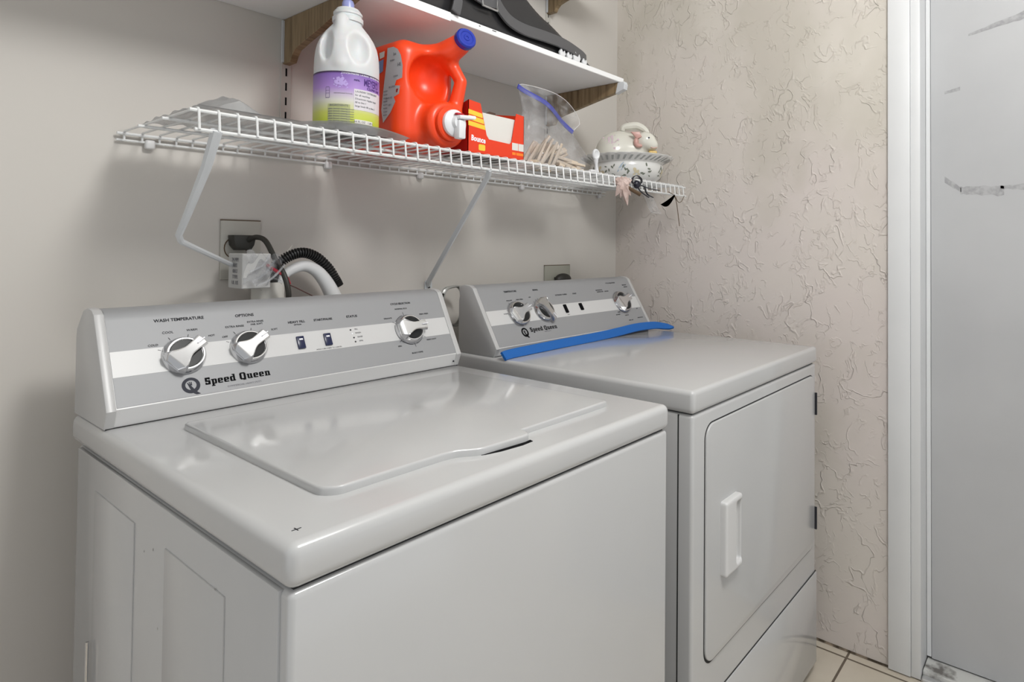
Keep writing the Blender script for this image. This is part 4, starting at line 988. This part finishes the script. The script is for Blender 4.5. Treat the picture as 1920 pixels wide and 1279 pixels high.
obj('swallow_print', bm, 'paleblue', bl, smooth=False)
def frab(X, Y, Z):
    b = sd_ell(X, Y, Z, (-.022, 0, .090), (.070, .064, .069))
    b = smin(b, sd_ell(X, Y, Z, (-.046, -.02, .085), (.040, .046, .050)), .02)
    b = smin(b, sd_ell(X, Y, Z, (.030, -.004, .100), (.046, .048, .046)), .02)
    hd_ = sd_ell(X, Y, Z, (.052, -.036, .124), (.030, .029, .027)); hd_ = smin(hd_, sd_ell(X, Y, Z, (.070, -.042, .111), (.018, .018, .016)), .010)
    b = smin(b, hd_, .008)
    b = smin(b, sd_ell(X, Y, Z, (.010, -.052, .078), (.040, .014, .012)), .008)
    b = smin(b, sd_ell(X, Y, Z, (-.084, .004, .082), (.012, .012, .012)), .006)
    return np.maximum(b, .0775-Z)
rab = obj('bunny_lid', surfnet(frab, (-.105, -.080, .074), (.108, .080, .172), .0024), 'ceramic', tur, ang=70)
ear = spline([(.062, -.024, .142), (.052, -.016, .160), (.030, -.010, .173), (.006, -.008, .172), (-.010, -.008, .168), (-.014, -.008, .156)], 6)
ne = len(ear); obj('ear', tube(bmesh.new(), ear, [.006+.0055*math.sin(PI*i/(ne-1)) if i < ne-1 else .002 for i in range(ne)], 10), 'ceramic', rab)
obj('ear', prism(bmesh.new(), [(.008, .147), (.034, .147), (.040, .132), (.026, .126)], 'y', -.064, -.050, .003, 2), 'pink', rab)
obj('neck_ribbon', surfnet(lambda X, Y, Z: np.minimum(sd_ell(X, Y, Z, (.024, -.058, .118), (.0075, .008, .013)), sd_ell(X, Y, Z, (.032, -.060, .107), (.010, .007, .006))), (.008, -.070, .096), (.048, -.046, .136), .0016), 'pink', rab)
obj('eye', lathe(bmesh.new(), [(0, -.0026), (.0022, -.001), (.0026, 0), (.0022, .001), (0, .0026)], 12, .0600, -.0640, .1300), 'dot_blue', rab)
obj('mouth', tube(bmesh.new(), spline([(.066, -.0600, .1035), (.075, -.0590, .1010), (.084, -.0530, .1040)], 4), .0011, 6), 'pink', rab)
obj('yellow_flower', surfnet(lambda X, Y, Z: sd_rbox(X, Y, Z, (.072, -.050, .0860), (.012, .011, .0080), .004), (.056, -.066, .074), (.088, -.034, .098), .0016), 'petalyellow', rab)
bm = bmesh.new(); 
for i in range(26):
    x, z = -.048+R_.gauss(0, .012), .118+R_.gauss(0, .009)
    # project on the body ellipsoid flank facing the camera
    k = 1-((x+.022)/.076)**2-((z-.092)/.068)**2
    if k <= .05: continue
    y = -.068*math.sqrt(k)-.0022
    s = .0030*(.5+R_.random())
    m_ = Matrix.Translation((x, y, z)); bm.faces.new([bm.verts.new(m_ @ Vector((s*math.cos(t), -.0003, s*math.sin(t)))) for t in [2*PI*j/6 for j in range(6)]])
obj('lilac_print', bm, 'petal', rab, smooth=False)

# ------------------------------------------------------------------ bits hanging from the front of the shelf
bm = bmesh.new(); star = []
R_ = random.Random(8)
petals = thing('dried_flower', 'dried pinkish flower head with pointed petals hanging from the shelf lip', 'dried flower', (1.135, .455, 1.330), TA); petals.scale = (1.25, 1.25, 1.25)
for i in range(6):
    a = -PI/2+(-1.1+2.3*i/5); L = (.018, .030, .027, .046, .030, .020)[i]
    tip = Vector((L*math.cos(a)*.9, -.004*R_.random(), L*math.sin(a)-.006)); s1 = Vector((.0055*math.cos(a+1.57), 0, .0055*math.sin(a+1.57)))
    obj('petal', tube(bmesh.new(), [(0, 0, .004), tip*.45+Vector((0, -.003, 0)), tip*.8, tip], [.0080, .0085, .0040, .0004], 6), 'dried_pink', petals)
obj('stem', T([(.008, -.004, -.008), (.040, -.004, -.026)], .0042, 8), 'dried_brown', petals)
obj('flower_head', surfnet(lambda X, Y, Z: sd_ell(X, Y, Z, (0, 0, .004), (.020, .008, .011))+.0012*np.sin(700*X)*np.sin(600*Z), (-.024, -.012, -.012), (.024, .012, .02), .0016), 'dried_pink', petals)
bow = thing('ribbon_bow', 'black ribbon bow tied to the shelf lip under the bunny dish', 'ribbon', (1.205, .457, 1.332), TA*.6); bow.scale = (1.2, 1.2, 1.2)
for s, a in ((1, .35), (-1, .6)):
    lp = [(s*.012*math.sin(t)*(1), -.003-.004*math.sin(2*t), .013*(1-math.cos(t))*.8*math.cos(a)+s*.002) for t in [2*PI*i/16 for i in range(16)]]
    obj('loop', ribbon([Vector(p) for p in lp]+[Vector(lp[0])], Vector((0, 1, 0)), .009, .0008), 'ribbon_black', bow)
obj('knot', surfnet(lambda X, Y, Z: sd_ell(X, Y, Z, (0, -.003, .0), (.009, .007, .010)), (-.01, -.011, -.011), (.01, .005, .011), .0016), 'ribbon_black', bow)
for p in ([(0, -.003, -.004), (.012, -.004, -.018), (.032, -.004, -.030)], [(.002, -.003, .002), (.030, -.004, -.008), (.060, -.004, -.012)], [(.02, -.004, -.006), (.026, -.006, -.022), (.042, -.006, -.030)]):
    obj('tail', ribbon(spline(p, 5), Vector((0, 1, 0)), .007, .0012), 'ribbon_black', bow)
sheer = tag(obj('sheer_ribbon', sheet(10, 14, lambda u, v: Vector((1.235+.02*u+.095*v*(.6+.4*u), .460-.003*math.sin(6*v), 1.312-.058*v+.016*u*math.sin(PI*v))), .0004), 'wrap_film'), 'sheer pale ribbon end dangling below the black bow', 'ribbon')
fe = thing('dried_sprig', 'dark dried sprig with a thin curling stem at the right end of the shelf lip', 'dried flower', (1.37, .455, 1.318))
def ff(u, v): return Vector((.045-.085*u, -.002, -.002-.034*u-.010*math.sin(PI*u)+.020*(v-.5)*math.sin(PI*min(1, u*.9+.1))))
obj('leaf', sheet(12, 4, ff, .0012), 'dried_brown' if False else 'black', fe)
obj('stem', T(spline([(.010, 0, .006), (.045, 0, -.004), (.060, 0, -.030), (.072, 0, -.075), (.078, 0, -.098)], 6), .0012, 6), 'dried_brown', fe)
obj('stem', T(spline([(.048, 0, -.004), (.070, 0, -.022), (.090, 0, -.018), (.106, 0, .000)], 6), .0010, 6), 'dried_brown', fe)

# ------------------------------------------------------------------ black bag and bits on the upper board
ZT = ZB+.0145
def bagtop(X, Y, Z):
    # wedge-shaped soft bag, high at the left, flat to the right
    t = np.clip((X-.50)/.62, 0, 1); h = np.interp(X, [.5, .82, .90, 1.0, 1.10], [.20, .125, .088, .052, .008])
    fold = .007*np.sin(34*X+60*Z)+.006*np.sin(52*X-40*Y)
    q = sd_rbox(X, Y, Z, (.79, .665, .0), (.330, .135, 1.0), .03)
    return np.maximum(smax(q, Z-h-fold*(1-t), .02), .0012-Z)*.75
hb = thing('soft_black_bag', 'slumped black leather bag with grey strap and buckle on the upper white board', 'bag', (0, 0, ZT))
obj('bag_body', surfnet(bagtop, (.44, .535, -.002), (1.130, .805, .24), .0055), 'black_leather', hb, ang=70)
stp = [(.690, .530, .105), (.712, .526, .080), (.732, .522, .055), (.762, .520, .036), (.810, .519, .029), (.886, .518, .032), (.960, .519, .032), (1.030, .525, .024), (1.062, .533, .0195)]
obj('bag_strap', ribbon(spline(stp, 6), Vector((.25, .2, 1)), .030, .005), 'strap', hb)
obj('bag_strap', ribbon(spline([(.60, .526, .075), (.64, .520, .064), (.68, .520, .058), (.715, .521, .062)], 6), Vector((0, .2, 1)), .022, .004), 'strap', hb)
bk = [(.668, .513, .044), (.712, .513, .044), (.712, .513, .082), (.668, .513, .082)]
obj('buckle', tube(bmesh.new(), bk, .0028, 6, close=True), 'brass', hb)
obj('clasp_tab', ribbon(spline([(.585, .524, .070), (.598, .514, .040), (.590, .509, .008), (.588, .5085, .002)], 5), Vector((1, 0, 0)), .022, .003), 'strap', hb)
for i, (x, s) in enumerate(((.948, 1), (.976, .9), (1.006, 1.3), (1.040, .8))):
    bm = bmesh.new(); prism(bm, [(-.008*s, 0), (.010*s, 0), (.013*s, .007*s), (.009*s, .016*s), (.003*s, .009*s), (-.004*s, .019*s), (-.011*s, .009*s)], 'y', -.003, .003, .0008, 1)
    tag(obj('plastic_clip', bm, 'white_cap', loc=(x, .5205, ZT+.0004)), 'small white plastic clip on the board edge in front of the black bag', 'clip', 'white clips on the board edge')

# ------------------------------------------------------------------ wall outlets, plugs, drain
def wallplate(x0, x1, z0, z1, label, m):
    p = thing('wall_plate', label, 'outlet', ((x0+x1)/2, L_, (z0+z1)/2)); w, h = (x1-x0)/2, (z1-z0)/2
    obj('cover_plate', B((-w, -.006, -h), (w, -.0003, h), .003, 2), m, p); return p, w, h
p, w, h = wallplate(.2500, .3270, 1.080, 1.200, 'painted wall plate with a black plug behind the washer', 'plate')
obj('paint_crack', B((-w, -.0050, h-.0005), (w*.98, -.0010, h+.0012)), 'dried_brown', p, smooth=False)
obj('socket_ring', tube(bmesh.new(), [(-.017+.015*math.cos(a), -.0065, .004+.019*math.sin(a)) if math.cos(a) < 0 else (-.017+.027*min(1, math.cos(a)*1.6), -.0065, .004+.019*math.sin(a)) for a in [2*PI*i/20 for i in range(20)]], .0010, 5, close=True), 'dried_brown', p)
obj('socket_face', B((-.022, -.0075, -.040), (.022, -.0060, -.012), .0006, 1), 'plate', p)
p2, w, h = wallplate(1.2000, 1.3260, .985, 1.090, 'grey painted outlet plate behind the dryer console', 'plate_dark')
obj('paint_crack', B((-w, -.0050, h-.0005), (w*.98, -.0010, h+.0014)), 'dried_brown', p2, smooth=False)
for dx in (-.016, .014): obj('slot', B((dx-.002, -.0066, .006), (dx+.002, -.0058, .014)), 'inkblack', p2, smooth=False)
pl = thing('power_plug', 'black right-angled plug in the outlet behind the dryer', 'plug', (1.262, L_-.006, 1.050))
obj('plug_body', surfnet(lambda X, Y, Z: sd_ell(X, Y, Z, (.006, -.018, -.006), (.036, .018, .020)), (-.032, -.04, -.03), (.046, .002, .018), .0022), 'plug', pl)
obj('plug_cord', T(spline([(.01, -.03, -.012), (.02, -.05, -.05), (.02, -.055, -.12)], 5), .005, 8), 'plug', pl)
pg = thing('black_cord', 'black plug and cord curving down behind the washer from the left outlet', 'cord', (0, 0, 0))
obj('plug_body', prism(bmesh.new(), [(.262, 1.170), (.300, 1.170), (.304, 1.160), (.302, 1.150), (.296, 1.140), (.272, 1.140), (.264, 1.150)], 'y', L_-.0062, L_-.036, .003, 2), 'plug', pg)
obj('cord', T(spline([(.290, .778, 1.160), (.298, .760, 1.166), (.305, .735, 1.158), (.311, .706, 1.122), (.318, .684, 1.092), (.323, .676, 1.060), (.325, .682, 1.035), (.327, .700, 1.02), (.330, .705, .95)], 7), .0052, 10), 'plug', pg)
vb = thing('valve_box', 'small printed white box wrapped in clear plastic beside the standpipe', 'box', (0, 0, 0))
obj('carton', B((.2480, .700, 1.067), (.3000, .762, 1.134), .0015, 1), mat('cartonwhite', (.50, .50, .49), .6), vb)
bm = bmesh.new(); mtB = Matrix(((0, 0, -1, .2474), (-1, 0, 0, 0), (0, 1, 0, 0), (0, 0, 0, 1)))
for i, s in enumerate(('24 MM', 'ABT', '0812', 'TYPE', 'UL US')): textmesh(bm, s, .0105, Matrix.Translation((0, .731, 1.122-.011*i)) @ mtB)
obj('box_lettering', bm, 'inkgrey', vb, smooth=False)
def wf(u, v):
    x = .249+.066*u; y = .699-.010*math.sin(8*u+6*v)-.010*abs(math.sin(14*u*v+2)); z = 1.138-.010*u-.062*v*(1-.2*u)+.006*math.sin(17*u)
    return Vector((x, y, z))
obj('plastic_wrap', sheet(22, 18, wf, .0003), 'wrap_film', vb)
for k, (a, b) in enumerate((((.262, .692, 1.080), (.300, .685, 1.122)), ((.270, .690, 1.072), (.318, .682, 1.112)), ((.258, .692, 1.100), (.292, .688, 1.132)))):
    obj('wrap_crease', T(spline([a, ((a[0]+b[0])/2+.004, a[1]-.004, (a[2]+b[2])/2-.004), b], 4), .0022, 6), 'wrap_film', vb)
sp2 = thing('drain_standpipe', 'cream plastic standpipe behind the washer with hoses entering it', 'pipe', (.3210, .757, 0))
obj('pipe', lathe(bmesh.new(), [(0, .60), (.0300, .60), (.0300, 1.0755), (.0270, 1.0755), (.0265, 1.0600), (0, 1.0600)], 36), 'pvc', sp2)
dh = thing('drain_hose', 'black corrugated hose arched over a white hook-shaped guide behind the washer', 'hose', (0, 0, 0))
path = spline([(.318, .757, 1.062), (.318, .752, 1.080), (.330, .748, 1.106), (.352, .742, 1.126), (.380, .738, 1.135), (.410, .738, 1.126), (.437, .738, 1.102), (.455, .738, 1.075), (.462, .738, 1.062)], 12)
bm = bmesh.new(); NP = len(path); dense = []
for i in range(NP-1):
    for j in range(3): dense.append(path[i].lerp(path[i+1], j/3))
tube(bm, dense, [.0092+.0019*(1 if (i//3) % 2 else -1) for i in range(len(dense))], 12); obj('corrugated_hose', bm, 'rubber', dh)
obj('rubber_collar', T([(.314, .752, 1.060), (.318, .748, 1.088), (.328, .744, 1.108)], [.0215, .019, .012], 16), 'rubber', dh)
path = spline([(.330, .742, 1.060), (.342, .740, 1.085), (.360, .738, 1.100), (.385, .737, 1.107), (.410, .737, 1.097), (.432, .737, 1.072), (.452, .737, 1.035), (.470, .737, .99)], 8)
NP = len(path); obj('hose_guide', tube(bmesh.new(), path, [.0078+.011*(i/NP)**1.3 for i in range(NP)], 16), 'hose_white', dh)
tag(obj('zip_tie', T(spline([(.292, .700, 1.112), (.306, .690, 1.100), (.322, .684, 1.088), (.330, .686, 1.074)], 5), .0030, 6), 'red_tie'), 'red twist tie round the cords above the standpipe', 'cable tie')
tag(obj('thin_wire', T([(.330, .745, 1.082), (.372, .745, 1.062), (.420, .745, 1.036)], .0012, 6), 'brown_wire'), 'thin brown wire running down from the red tie to the washer', 'wire')
tag(obj('wooden_skewer', T([(.322, .750, 1.108), (.345, .752, 1.122), (.385, .790, 1.150)], [.0022, .0020, .0012], 6), 'pvc'), 'thin pale rod poking up behind the black corrugated hose', 'rod')
vc = thing('vent_clamp', 'crumpled foil duct and cord peeping out behind the left of the dryer console', 'duct', (ax-.005, .73, 1.0))
def foil(u, v):
    a = PI*.2+PI*1.6*u; r = .052+.003*math.sin(40*v)+.003*math.sin(23*u)
    return Vector((.035+r*math.cos(a)*.75, .01+.02*v, -.005+r*math.sin(a)))
obj('foil_duct', sheet(30, 10, foil, .0006), mat('foil', (.6, .6, .58), .35, metal=.6), vc)
obj('cord', T(spline([(-.012, 0, .030), (-.020, 0, .0), (-.016, -.005, -.06), (-.012, 0, -.1)], 5), .003, 6), 'plug', vc)
